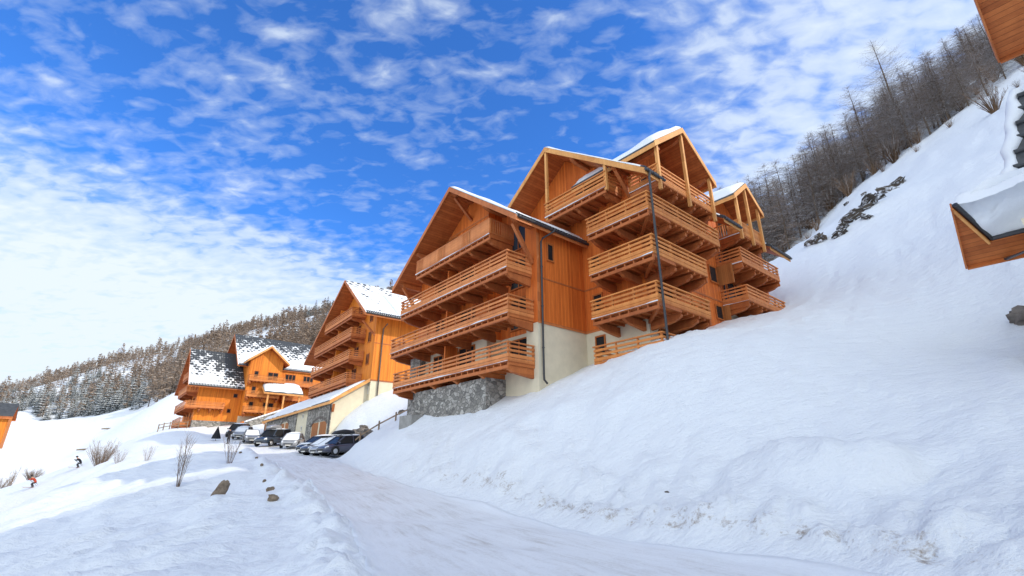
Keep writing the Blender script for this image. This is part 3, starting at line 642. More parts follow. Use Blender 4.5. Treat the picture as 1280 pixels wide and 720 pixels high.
tr = MB(); tr.box(.06, 4.7, 4.14, 4.169, 9.5, 9.66); tr.box(.06, 4.7, 4.145, 4.169, 12.32, 12.42); tr.box(4.681, 4.71, 4.2, 13.85, 9.5, 9.66); tr.box(4.681, 4.705, 4.2, 13.85, 12.3, 12.42); tr.box(4.681, 4.72, 13.6, 13.88, 9.67, 18)
tr.build('trim_board', 'wood_barge', T)
for zh in (9.2, 11.9, 14.5): window(T, 'y', .73, 1.53, zh - 1.25, zh, 4.17, mull=0)
window(T, 'y', 2.6, 4.2, 15.0, 17.0, 4.17); window(T, 'y', -.3, 2.2, 17.8, 19.8, 4.17, mull=2)
for zf in (6.9, 9.6, 12.3, 14.95): window(T, 'x', 5.0, 6.9, zf + .1, zf + 2.2, 4.68)
window(T, 'x', 4.6, 8.6, 17.4, 19.4, 4.70, mull=3)
window(T, 'x', 11.9, 12.95, 13.6, 14.9, 4.68, mull=0); window(T, 'x', 12.0, 13.0, 10.95, 12.0, 4.68, mull=0)
for zf in (14.9, 12.1): window(T, 'x', 14.2, 16.6, zf + .1, zf + 2.2, 4.68)
window(T, 'x', 14.2, 16.8, 17.3, 19.3, 4.70, mull=2)
sh = MB(); sh.box(4.69, 5.85, 12.98, 13.05, 13.5, 14.95); sh.build('shutter', 'wood_door', T)
sh = MB(); sh.box(4.69, 5.2, 13.02, 13.09, 10.8, 12.05); sh.build('shutter', 'wood_door', T)
# corner balconies
FR = [('y', 2.6, 4.165, 2.2), ('y', 4.3, 4.165, 2.2)]
def corner_bal(zf, ye, xs=2.3):
    br = [('y', xs + .25, 4.165, 2.2), ('y', 4.35, 4.165, 2.2), ('x', 4.35, 4.69, 6.6)] + [('x', y, 4.69, 6.6) for y in np.arange(6.0, ye, 1.75)] + [('x', ye - .15, 4.69, 6.6)]
    o = balcony(T, [(xs, 6.7, 2.1, 4.165, 'y'), (4.69, 6.7, 4.168, ye, 'x')], [(xs, 4.165), (xs, 2.1), (6.7, 2.1), (6.7, ye), (4.69, ye)], zf, br, rail_mat='wood_rail_light')
    b_ = MB(); b_.bar((4.7, 4.15, zf - .34), (6.6, 2.2, zf - .34), .14, .2); b_.build('diagonal_joist', 'wood_beam', o)
corner_bal(6.9, 7.3); corner_bal(9.6, 7.3); corner_bal(12.28, 7.6); corner_bal(14.92, 9.8)
balcony(T, [(-1.3, 3.95, 2.1, 4.165, 'y')], [(-1.3, 4.165), (-1.3, 2.1), (3.95, 2.1), (3.95, 4.165)], 17.6, [('y', p, 4.165, 2.2) for p in (-1.0, 1.4, 3.7)], rail_mat='wood_rail_light')
balcony(T, [(4.72, 6.7, 3.4, 9.6, 'x')], [(4.72, 3.4), (6.7, 3.4), (6.7, 9.6), (4.72, 9.6)], 17.25, [('x', p, 4.72, 6.6) for p in (3.6, 5.5, 7.5, 9.4)], rail_mat='wood_rail_light')
for zf in (14.9, 12.12): balcony(T, [(4.72, 6.5, 13.2, 19.2, 'x')], [(4.72, 13.2), (6.5, 13.2), (6.5, 19.2), (4.72, 19.2)], zf, [('x', p, 4.72, 6.4) for p in (13.4, 15.3, 17.2, 19.0)], rail_mat='wood_rail')
balcony(T, [(4.72, 6.5, 13.6, 17.4, 'x')], [(4.72, 13.6), (6.5, 13.6), (6.5, 17.4), (4.72, 17.4)], 17.2, [('x', p, 4.72, 6.4) for p in (13.8, 15.5, 17.2)], rail_mat='wood_rail_light', style='vertical')
sides2 = [(-1, 7.94, SL2, 2.1, 21.5, 0)] + [(1, 7.93, SL2, a, b, 0) for a, b in ((2.1, 3.75), (10.9, 13.1), (17.9, 21.5))] + [(1, 5.5, SL2, a, b, 0) for a, b in ((3.75, 10.9), (13.1, 17.9))]
roof(T, 'y', XR, ZR2, sides2, 2.1, 21.5, barge='wood_light', seed=9, snow=.24, gutters=[(1, 7.93, SL2, 2.0, 3.9), (1, 7.93, SL2, 10.9, 13.2), (1, 7.93, SL2, 17.9, 21.5)])
roof(T, 'x', 6.6, 22.35, [(-1, 3.5, .765, 0.3, 6.95, 0), (1, 3.5, .765, 0.3, 6.95, 0)], 0.3, 6.95, barge='wood_light', barge_ends=(False, True), seed=12, snow=.42)
roof(T, 'x', 15.5, 21.9, [(-1, 2.3, .76, 0.6, 6.75, 0), (1, 2.3, .76, 0.6, 6.75, 0)], 0.6, 6.75, barge='wood_light', barge_ends=(False, True), seed=15, snow=.42)
post(T, -1.16, 2.2, 17.35, 22.95); post(T, 3.95, 2.2, 17.35, 19.2)
for y, zt in ((3.5, 19.75), (6.6, 22.05), (9.6, 19.8)): post(T, 6.78, y, 16.6, zt)
for y, zt in ((13.75, 20.35), (15.5, 21.55), (17.25, 20.35)): post(T, 6.58, y, 16.75, zt)
beam_end(T, 'y', XR + 2.2, zr2(XR + 2.2) - .02, 4.17, 2.4); beam_end(T, 'y', 4.4, zr2(4.4) - .02, 4.17, 2.4); brace(T, (4.5, 4.1, 16.9), (4.5, 2.5, 18.6), .22)
beam_end(T, 'x', 6.6, 21.75, 4.7, 6.7); beam_end(T, 'x', 3.9, 19.7, 4.7, 6.7); beam_end(T, 'x', 9.3, 19.7, 4.7, 6.7)
dp = MB(); dp.tube([(6.9, 2.35, 17.2), (6.86, 2.3, 16.9), (6.86, 2.3, 5.5)], .065, 8); dp.build('downpipe', 'metal_dark', T)
dp = MB(); dp.tube([(4.78, 13.7, 16.8), (4.78, 13.7, 9.5)], .05, 8); dp.build('downpipe', 'metal_dark', T)
# ================================================================== second chalet with the long garage
T = thing('chalet', 'sunlit chalet with four stacked balconies behind the snow covered stone garage', 'chalet', (-16.577, 57.0, 0), R(-52.5))
ZRB, SLR, SLL = 25.45, .735, .62
XB = -7.2
def zrb(x): return ZRB - (SLR * (x - XB) if x > XB else SLL * (XB - x)) - .28
w_ = MB(); w_.box(-18.5, 0, 0, 14, 4, 11.15); w_.build('plaster_wall', 'plaster', T)
w_ = MB(); w_.prism([(-18.5, 11.15), (.03, 11.15), (.03, zrb(0)), (XB, zrb(XB)), (-18.5, zrb(-18.5))], 'y', -.02, 14); w_.build('wooden_wall', 'wood_wall_bright', T)
tr = MB(); tr.box(.031, .06, -.02, 13.9, 11.1, 11.26); tr.box(.031, .055, -.02, 13.9, 15.6, 15.7); tr.build('trim_board', 'wood_barge', T)
for x0, x1, zf in ((-18.2, -3.0, 11.25), (-18.4, -3.0, 14.05), (-18.1, -3.05, 16.9), (-14.4, -3.7, 19.7)):
    balcony(T, [(x0, x1, -1.9, -.023, 'y')], [(x0, -.023), (x0, -1.9), (x1, -1.9), (x1, -.023)], zf, [('y', p, -.023, -1.85) for p in np.linspace(x0 + .3, x1 - .3, 6)], snowy=False)
    p_ = MB(); p_.box(-10.2, -10.05, -1.3, -.024, zf + .003, zf + 2.3); p_.build('partition', 'wood_wall_bright', T)
    for xw in (-15.5, -12.5, -8.5, -5.8):
        if zf + 2.4 < zrb(xw): window(T, 'y', xw - .8, xw + .8, zf + .1, zf + 2.1, -.02)
for zf in (13.2, 16.0, 18.6): window(T, 'y', -2.1, -1.1, zf, zf + 1.4, -.02, mull=1)
window(T, 'y', -.9, -.4, 9.6, 10.5, 0, mull=0, frame='frame_white')
window(T, 'x', 5.4, 6.1, 12.6, 13.4, .03, mull=0); window(T, 'x', 8.5, 9.4, 15.0, 16.2, .03, mull=0)
roof(T, 'y', XB, ZRB, [(1, 9.1, SLR, -2.2, 14.5, 0), (-1, 14.5, SLL, -2.2, 14.5, 0)], -2.2, 14.5, tile='roof_patchy_b', snow=0, seed=31, gutters=[(1, 9.1, SLR, -2.1, 14.4)])
rs = MB(); rs.prism([(XB + 3.0, ZRB - SLR * 3.0), (XB + 8.8, ZRB - SLR * 8.8), (XB + 8.8, ZRB - SLR * 8.8 + .1), (XB + 7.5, ZRB - SLR * 7.5 + .28), (XB + 3.2, ZRB - SLR * 3.2 + .25)], 'y', 2.2, 14.4); rs.build('snow_cover', 'snow', T)
for x in (XB, -3.2, -14.0): beam_end(T, 'y', x, zrb(x), 0, -1.9)
brace(T, (-.1, -.03, 16.6), (-.1, -1.7, 18.2))
dp = MB(); dp.tube([(.6, 1.2, 18.1), (.14, .9, 17.5), (.14, .9, 9.4)], .08, 8); dp.build('downpipe', 'metal_bronze', T)
# garage in front: front face y=-3.9, ridge side against the chalet
def zg(y): return 8.62 + (y + 4.25) * .66
FX = -.6
g_ = MB(); g_.prism([(-3.88, 2.5), (-.02, 2.5), (-.02, zg(-.02) - .25), (-3.88, zg(-3.88) - .25)], 'x', -32.5, FX); g_.build('garage_wall', 'plaster', T)
s_ = MB(); s_.box(-9.5, -7.35, -3.98, -3.883, 2.5, 8.5); s_.box(-7.35, -1.35, -3.98, -3.883, 6.5, 8.5); s_.box(-1.35, FX + .05, -3.98, -3.883, 2.5, 8.5)
s_.build('stone_facing', 'stone', T); s_ = MB()
s_.box(-32, -22.7, -3.98, -3.883, 2.5, 8.5); s_.box(-22.7, -17.9, -3.98, -3.883, 7.5, 8.5); s_.box(-17.9, -14.5, -3.98, -3.883, 2.5, 8.5); s_.build('stone_facing', 'stone', T)
def arch(x0, x1, zs, rise, n=12): return [(x0 + (x1 - x0) * k / n, zs + rise * math.sin(math.pi * k / n) ** .8) for k in range(n + 1)]
for (x0, x1, zb, zs, nd) in ((-7.35, -1.35, 4.4, 6.1, 2), (-22.7, -17.9, 5.3, 7.0, 2)):
    a_ = MB(); top = arch(x0, x1, zs, .75)
    a_.prism([(x1, zb - 2), (x0, zb - 2)] + top, 'y', -3.93, -3.885); fr = a_.build('garage_portal', 'plaster', T)
    st2 = MB()
    for k in range(len(top) - 1): st2.prism([top[k], top[k + 1], (top[k + 1][0], top[k + 1][1] + .28), (top[k][0], top[k][1] + .28)], 'y', -4.03, -3.985)
    st2.build('stone_arch', 'rock', T)
    w2 = (x1 - x0) / nd
    for k in range(nd):
        d_ = MB(); d_.box(x0 + w2 * k + .3, x0 + w2 * (k + 1) - .3, -3.955, -3.932, zb - .6, zs + .35); d_.build('garage_door', 'wood_door', T)
for z in (5.9, 7.4): window(T, 'y', -11.9, -11.4, z, z + .55, -3.88, mull=0, frame='frame_white')
d_ = MB(); d_.box(-34.6, -32.9, -3.7, -.5, 4, 8.3); d_.build('garage_wall', 'plaster', T)
d_ = MB(); d_.box(-34.3, -33.2, -3.75, -3.703, 5.5, 8.0); d_.build('door', 'wood_door', T)
gr = MB()
gr.prism([(-4.35, zg(-4.35) - .02), (-.1, zg(-.1) - .02), (-.1, zg(-.1) - .22), (-4.35, zg(-4.35) - .22)], 'x', -33.5, FX + .5)
gr_o = gr.build('garage_roof', 'tile_dark', T)
b_ = MB(); b_.prism([(-4.4, zg(-4.4) - .0), (-.0, zg(0) - .0), (0, zg(0) - .42), (-4.4, zg(-4.4) - .42)], 'x', FX + .503, FX + .57); b_.box(-33.5, FX + .5, -4.4, -4.353, zg(-4.4) - .4, zg(-4.4) - .1); b_.build('bargeboard', 'wood_light', gr_o)
s_ = MB(); nx = 90
for (y0, y1, h_) in ((-4.35, -3.1, .22), (-2.95, -.35, .26)):
    xs = np.linspace(-33.4, FX + (.3 if y0 < -4 else -.2), nx); prof = np.linspace(0, 1, 7)
    vs = []; fs = []
    for i, x in enumerate(xs):
        j0 = .12 * float(fbm(np.array([x * .5]), np.array([y0]), 3, 2)[0])
        for p in prof:
            y = y0 + j0 * (1 - p) + (y1 - y0) * p; vs.append((x, y, zg(y) - .03 + h_ * math.sin(math.pi * min(.93, .07 + p * .9)) ** .45 * (.2 if i in (0, nx - 1) else 1)))
        vs.append((x, y1 + .02, zg(y1) - .1)); vs.append((x, y0 + j0, zg(y0) - .1))
    n = 9
    for i in range(nx - 1):
        for k in range(n): fs.append((i * n + k, i * n + (k + 1) % n, (i + 1) * n + (k + 1) % n, (i + 1) * n + k))
    fs += [tuple(range(n)), tuple(range((nx - 1) * n, nx * n))]
    s_.add(vs, fs)
s_.build('snow_cover', 'snow', gr_o)
for k in range(3):
    br = MB(); br.tube([(-32.9 + k, -4.0, 8.2), (-32.9 + k, -3.98, 4.5)], .06, 6)
    if k == 0: br.build('downpipe', 'metal_bronze', T)
dp = MB(); dp.tube([(FX + .12, -4.1, 8.1), (FX + .12, -4.05, 3.5)], .07, 8); dp.build('downpipe', 'metal_dark', T)
brace(T, (FX + .05, -3.8, 7.4), (FX + .5, -3.9, 8.1), .25)

# ================================================================== far chalet group (one building with three roofs)
T = thing('chalet', 'bright orange chalet farthest up the road, dark tiled roofs dotted with snow', 'chalet', (-56.325, 88.0, 0), R(-50))
ZRC, SLC, XC = 23.0, .93, -6.5
def zrc(x): return ZRC - SLC * abs(x - XC) - .28
w_ = MB(); w_.box(-13, 0, 0, 7.0, 4, 9.3); w_.build('stone_base', 'stone', T)
w_ = MB(); w_.prism([(-13, 9.3), (.05, 9.3), (.05, zrc(.05)), (XC, zrc(XC)), (-13, zrc(-13))], 'y', -.03, 7.0); w_.build('wooden_wall', 'wood_wall_bright', T)
for x0, x1, zf, wrap in ((-11, -1.2, 8.7, 0), (-11.5, 1.4, 11.4, 1), (-11, -.6, 14.2, 0), (-9, -3.2, 17.0, 0)):
    if wrap: balcony(T, [(x0, x1, -1.8, -.033, 'y'), (.06, x1, -.03, 4.2, 'x')], [(x0, -.033), (x0, -1.8), (x1, -1.8), (x1, 4.2), (.06, 4.2)], zf, [('y', p, -.033, -1.7) for p in (-10, -6, -2)] + [('x', p, .055, 1.3) for p in (.5, 2.2, 4.0)], snowy=False)
    else: balcony(T, [(x0, x1, -1.8, -.033, 'y')], [(x0, -.033), (x0, -1.8), (x1, -1.8), (x1, -.033)], zf, [('y', p, -.033, -1.7) for p in (x0 + .4, (x0 + x1) / 2, x1 - .4)], snowy=False)
    for xw in (-9.5, -6.5, -3.0):
        if zf + 2.3 < zrc(xw): window(T, 'y', xw - .9, xw + .9, zf + .1, zf + 2.1, -.03)
window(T, 'x', 5.0, 5.7, 10.8, 11.6, .05, mull=0); window(T, 'x', 5.6, 6.4, 13.6, 14.4, .05, mull=0); window(T, 'x', 5.2, 6.1, 7.6, 8.7, 0, mull=0)
roof(T, 'y', XC, ZRC, [(1, 8.3, SLC, -2.0, 7.2, 0), (-1, 8.3, SLC, -2.0, 7.2, 0)], -2.0, 7.2, tile='roof_patchy_c', snow=0, gutters=[(1, 8.3, SLC, -1.9, 7.1)])
# taller wing behind it
ZRD, SLD, XD = 27.4, .84, -8.0
def zrd(x): return ZRD - SLD * abs(x - XD) - .28
w_ = MB(); w_.box(-15, .6, 7.005, 24, 4, 10.5); w_.build('plaster_wall', 'plaster', T)
w_ = MB(); w_.prism([(-15, 10.5), (.65, 10.5), (.65, zrd(.65)), (XD, zrd(XD)), (-15, zrd(-15))], 'y', 7.0, 24); w_.build('wooden_wall', 'wood_wall_bright', T)
DS = 1
roof(T, 'y', XD, ZRD, [(1, 9.0, SLD, 5.2, 24.5, 0), (-1, 9.0, SLD, 5.2, 24.5, 0)], 5.2, 24.5, tile='roof_patchy_d', snow=0, gutters=[(1, 9.0, SLD, 5.3, 24.4)])
# cross gable facing the road
YD, ZD, SD = 9.9, 23.4, .82
w_ = MB(); w_.prism([(7.0, 10.4), (12.8, 10.4), (12.8, 20.7), (YD, ZD - .3), (7.0, 20.7)], 'x', -6, 2.6); w_.build('wooden_wall', 'wood_wall_bright', T)
roof(T, 'x', YD, ZD, [(-1, 3.7, SD, -4.5, 4.0, 0), (1, 3.7, SD, -4.5, 4.0, 0)], -4.5, 4.0, barge='wood_light', barge_ends=(False, True), snow=.25, seed=55)
for y0, y1, zf in ((7.0, 13.2, 16.6), (7.0, 12.6, 13.7), (7.0, 13.0, 10.9)):
    balcony(T, [(2.605, 3.8, y0, y1, 'x')], [(2.605, y0), (3.8, y0), (3.8, y1), (2.605, y1)], zf, [('x', p, 2.605, 3.6) for p in (y0 + .3, (y0 + y1) / 2, y1 - .3)], snowy=False, rail_mat='wood_rail_light')
    window(T, 'x', 7.9, 8.7, zf + .6, zf + 2.0, 2.6, mull=0); window(T, 'x', 10.3, 12.2, zf + .5, zf + 2.0, 2.6, mull=1)
for y0 in (14, 17.5, 21): window(T, 'x', y0, y0 + 2, 17.4, 18.9, .65, mull=2)
balcony(T, [(.66, 2.4, 13.6, 23.5, 'x')], [(.66, 13.6), (2.4, 13.6), (2.4, 23.5), (.66, 23.5)], 13.7, [('x', p, .66, 2.2) for p in (14, 17, 20, 23)], snowy=False)
balcony(T, [(.66, 2.4, 13.6, 23.5, 'x')], [(.66, 13.6), (2.4, 13.6), (2.4, 23.5), (.66, 23.5)], 16.5, [('x', p, .66, 2.2) for p in (14, 17, 20, 23)], snowy=False)
# canopy with a thick cushion of snow on posts, and the stair beneath it
roof(T, 'y', 3.0, 16.0, [(1, 2.3, .6, 9.6, 16.6, 0), (-1, 1.0, .6, 9.6, 16.6, 0)], 9.6, 16.6, barge='wood_light', snow=.75, seed=66)
for y in (10.4, 13.2, 16.0): post(T, 4.9, y, 8, 14.6, .28)
w_ = MB(); w_.prism([(7.4, 4), (18, 4), (18, 11.6), (13, 11.3), (7.4, 9.0)], 'x', 4.2, 5.2); w_.build('stone_base', 'stone', T)
w_ = MB(); w_.prism([(7.4, 9.0), (13, 11.3), (18, 11.6), (18, 11.9), (13, 11.6), (7.4, 9.25)], 'x', 4.1, 5.35); w_.build('snow_cover', 'snow', T)
b_ = MB()
for k in range(9): b_.box(5.25, 6.2, 8.2 + k * .55, 8.75 + k * .55, 5.2 + k * .55, 5.4 + k * .55)
b_.bar((6.25, 8.2, 6.2), (6.25, 13.2, 11.2), .12, .9); b_.build('stair', 'wood_rail_light', T)
w_ = MB(); w_.prism([(6.2, 8.0), (8.6, 8.0), (8.6, 8.2), (7.4, 9.3), (6.2, 8.2)], 'x', 1.5, 3.4); w_.box(1.6, 3.2, 6.4, 8.4, 5, 8); w_.build('porch', 'wood_wall_bright', T)

# ================================================================== chalet at the right edge (mostly outside the frame) and the one at the left edge
F = 604.4; TH = R(20.2)
def ray(px, py):
    x = (px - 640) / F; y = (360 - py) / F
    return Vector((x, math.cos(TH) - y * math.sin(TH), math.sin(TH) + y * math.cos(TH)))
def at(px, py, Y): r_ = ray(px, py); return Vector((0, 0, CAMZ)) + r_ * (Y / r_.y)
U = Vector((-math.sin(R(40)), math.cos(R(40)), 0)); V = Vector((math.cos(R(40)), math.sin(R(40)), 0))
T = thing('chalet', 'chalet cut off by the right edge, snow heaped on its low tiled eave', 'chalet', (21.0, 17.0, tz(21, 17)), R(-50))
Ti = Matrix.Translation((21.0, 17.0, tz(21, 17))) @ Matrix.Rotation(R(-50), 4, 'Z'); Ti = Ti.inverted()
def L3(p): return tuple(Ti @ Vector(p))
def plane_slab(name, quad, n_off, m, parent, mi=None):
    mb = MB(); q = [Vector(p) for p in quad]; vs = [L3(p) for p in q] + [L3(p + n_off) for p in q]
    k = len(q); mb.add(vs, [tuple(range(k)), tuple(range(2 * k - 1, k - 1, -1))] + [(i, (i + 1) % k, (i + 1) % k + k, i + k) for i in range(k)])
    return mb.build(name, m, parent)
A_ = Vector((14.45, 14.0, 9.7)) ; A_ = at(1190, 258, 14.0)
DN = (V + Vector((0, 0, -.62))).normalized()
nrm = DN.cross(U).normalized(); nrm = nrm if nrm.z > 0 else -nrm
def hit(px, py, p0, n):
    r_ = ray(px, py); o_ = Vector((0, 0, CAMZ)); return o_ + r_ * ((p0 - o_).dot(n) / r_.dot(n))
Wd = 5.0
C_ = hit(1208, 331, A_, nrm)
Bc = hit(1237, 300, A_, nrm); Bd = Bc - U * 4.0
low = plane_slab('roof', [A_, Bc, Bd, C_ - U * Wd, C_], nrm * .16, 'tile_dark', T)
plane_slab('soffit', [q + nrm * -.1 for q in (A_, Bc, Bd, C_ - U * Wd, C_)], nrm * .09, 'soffit_y', low)
e_ab = (Bc - A_).normalized(); n_ab = nrm.cross(e_ab).normalized(); n_ab = n_ab if n_ab.dot(C_ - A_) < 0 else -n_ab
plane_slab('bargeboard', [A_ + nrm * -.2, Bc + nrm * -.2, Bc + nrm * -.2 - n_ab * .06, A_ + nrm * -.2 - n_ab * .06], nrm * .1, 'wood_light', low)
plane_slab('bargeboard', [A_ + U * .05 + nrm * -.22, A_ + nrm * -.22 + U * .002, C_ + nrm * -.22 + U * .002, C_ + U * .05 + nrm * -.22], nrm * .4, 'wood_barge', low)
plane_slab('bargeboard', [C_ + DN * .003 + nrm * -.22, C_ + DN * .06 + nrm * -.22, C_ + DN * .06 - U * Wd + nrm * -.22, C_ + DN * .003 - U * Wd + nrm * -.22], nrm * .36, 'wood_beam', low)
mb = MB(); mb.tube([L3(A_ + nrm * .02 + n_ab * .07), L3(Bc + nrm * .02 + n_ab * .07), L3(Bd + nrm * .02 + n_ab * .07)], .09, 10); mb.build('gutter', 'metal_dark', low)
def snow_cushion(P0, e1, e2, l1, l2, h_, up, parent, seed, skirt=.12):
    n1, n2 = 30, 26; vs = []; fs = []
    for i in range(n1 + 1):
        for j in range(n2 + 1):
            a, b2 = i / n1, j / n2; ed = min(a * l1, (1 - a) * l1, b2 * l2, (1 - b2) * l2)
            k = (1 - math.exp(-ed / .28)); nz_ = 1 + .35 * float(fbm(np.array([a * l1 * .9 + seed]), np.array([b2 * l2 * .9]), seed, 3)[0])
            jx = .12 * float(vn(np.array([a * l1 * 2.2]), np.array([b2 * l2 * 2.2]), seed)[0])
            vs.append(L3(P0 + e1 * (a * l1 + jx * (1 - k)) + e2 * (b2 * l2 + jx * (1 - k)) + up * (h_ * k * nz_ - skirt * (1 - k))))
    for i in range(n1):
        for j in range(n2): fs.append((i * (n2 + 1) + j, i * (n2 + 1) + j + 1, (i + 1) * (n2 + 1) + j + 1, (i + 1) * (n2 + 1) + j))
    mb = MB(); mb.add(vs, fs); return mb.build('snow_cover', 'snow', parent, smooth=True)
snow_cushion(A_ - DN * .12 + U * .02 + nrm * .10, -U, DN, Wd, max(1.2, (C_ - A_).length), .62, Vector((0, 0, 1)), low, 5)
mb = MB(); vs = []; fs = []; ns, nj = 34, 10
for i in range(ns + 1):
    a_ = i / ns
    g_p = A_.lerp(Bc, a_ / .4) if a_ < .4 else Bc.lerp(Bd, (a_ - .4) / .6)
    g_p = g_p + n_ab * .05 + nrm * .06
    t_p = A_ - U * (Wd * .96 * a_) - DN * .02 + Vector((0, 0, .10 + .55 * min(1, a_ * 5))) + V * .25
    for j in range(nj + 1):
        b_ = j / nj; nz_ = float(fbm(np.array([a_ * 6.0]), np.array([b_ * 2.5]), 91, 3)[0])
        vs.append(L3(g_p.lerp(t_p, b_) + (-V * .8 + U * .2 + Vector((0, 0, -.1))) * (math.sin(math.pi * min(1, .08 + b_)) * (.30 + .42 * nz_) * min(1, a_ * 6 + .1))))
for i in range(ns):
    for j in range(nj): fs.append((i * (nj + 1) + j, i * (nj + 1) + j + 1, (i + 1) * (nj + 1) + j + 1, (i + 1) * (nj + 1) + j))
mb.add(vs, fs); mb.build('snow_cover', 'snow', low, smooth=True)
# wall below and above, downpipe
wp = A_ + DN * .9 - U * 1.35
mb = MB(); base = [wp, wp - U * 6, wp - U * 6 + V * 7, wp + V * 7]
vs = [L3(Vector((p.x, p.y, 4.0))) for p in base] + [L3(Vector((p.x, p.y, A_.z - .75))) for p in base]
mb.add(vs, [(0, 1, 2, 3), (7, 6, 5, 4), (0, 1, 5, 4), (1, 2, 6, 5), (2, 3, 7, 6), (3, 0, 4, 7)]); mb.build('plaster_wall', 'plaster', T)
dpp = [C_ - U * .55 + Vector((0, 0, -.12)), C_ - U * .95 + Vector((0, 0, -.12)), wp - V * .1 - U * .1 + Vector((0, 0, -1.3)), wp - V * .1 - U * .1 + Vector((0, 0, -4.5))]
mb = MB(); mb.tube([L3(p) for p in dpp], .055, 8); mb.build('downpipe', 'metal_dark', T)
# upper eave in the corner of the picture
C2 = at(1249, 75, 12.5); A2 = C2 - DN * 4.5
up_ = plane_slab('roof', [A2 + nrm * .12, A2 - U * 5 + nrm * .12, C2 - U * 5 + nrm * .12, C2 + nrm * .12], nrm * .2, 'tile_dark', T)
plane_slab('soffit', [A2, A2 - U * 5, C2 - U * 5, C2], nrm * .117, 'soffit_y', up_)
plane_slab('bargeboard', [A2 + U * .05 - nrm * .2, A2 + U * .003 - nrm * .2, C2 + U * .003 - nrm * .2, C2 + U * .05 - nrm * .2], nrm * .5, 'wood_barge', up_)
plane_slab('bargeboard', [C2 + DN * .003 - nrm * .2, C2 + DN * .06 - nrm * .2, C2 + DN * .06 - U * 5 - nrm * .2, C2 + DN * .003 - U * 5 - nrm * .2], nrm * .45, 'wood_barge', up_)
# short tiled slope between the two eaves with snow sliding over its edge
P3 = at(1268, 228, 16.2); E3 = (at(1274, 120, 16.2) - P3)
mid_ = plane_slab('roof', [P3, P3 - U * 3.5, P3 - U * 3.5 + E3, P3 + E3], V * .25, 'tile_dark', T)
mb = MB()
for k in range(7): mb.tube([L3(P3 + E3 * (k / 6.) + U * .05 - V * .05), L3(P3 + E3 * (k / 6.) - U * 3 - V * .05)], .1, 8)
mb.build('tile_ends', 'tile_dark', mid_)
mb = MB(); n = 12
for k in range(n):
    a = k / (n - 1); p = P3 + E3 * (.06 + a * .98) + U * (.22 + .06 * math.sin(k * 2.1)) + V * .15
mb.tube([L3(P3 + E3 * (-.02 + 1.1 * k / 11) + U * (.16 + .07 * math.sin(k * 2.1)) + V * .1) for k in range(12)], [.08] + [.24 + .06 * math.sin(k * 1.7) for k in range(1, 12)], 14); mb.build('snow_cover', 'snow', mid_, smooth=True)

T = thing('chalet', 'corner of an orange timber chalet at the left edge, dark roof above it', 'chalet', (-63.5, 61.0, tz(-63, 61)), R(-50))
w_ = MB()
zb = 1.7
e0 = at(14, 516, 58); e1 = at(10, 560, 58)
zt = e0.z - tz(-63, 61); zl = e1.z - tz(-63, 61)
c0 = Matrix.Rotation(R(50), 4, 'Z') @ (Vector((e0.x + 63.5, e0.y - 61, 0)))
cx, cy = c0.x, c0.y
w_.prism([(cx, zl), (cx, zt - .3), (cx - 1.6, zt + .9), (cx - 3.2, zt - .3), (cx - 3.2, zl)], 'y', cy - 6, cy); w_.build('wooden_wall', 'wood_wall_bright', T)
w_ = MB(); w_.box(cx - 3, cx - .5, cy - 5.8, cy - .4, -4.5, zl - .003); w_.build('plaster_wall', 'plaster', T)
roof(T, 'y', cx - 1.6, zt + 1.2, [(1, 2.0, .75, cy - 6.6, cy + .3, 0), (-1, 2.0, .75, cy - 6.6, cy + .3, 0)], cy - 6.6, cy + .3, snow=0, seed=77)

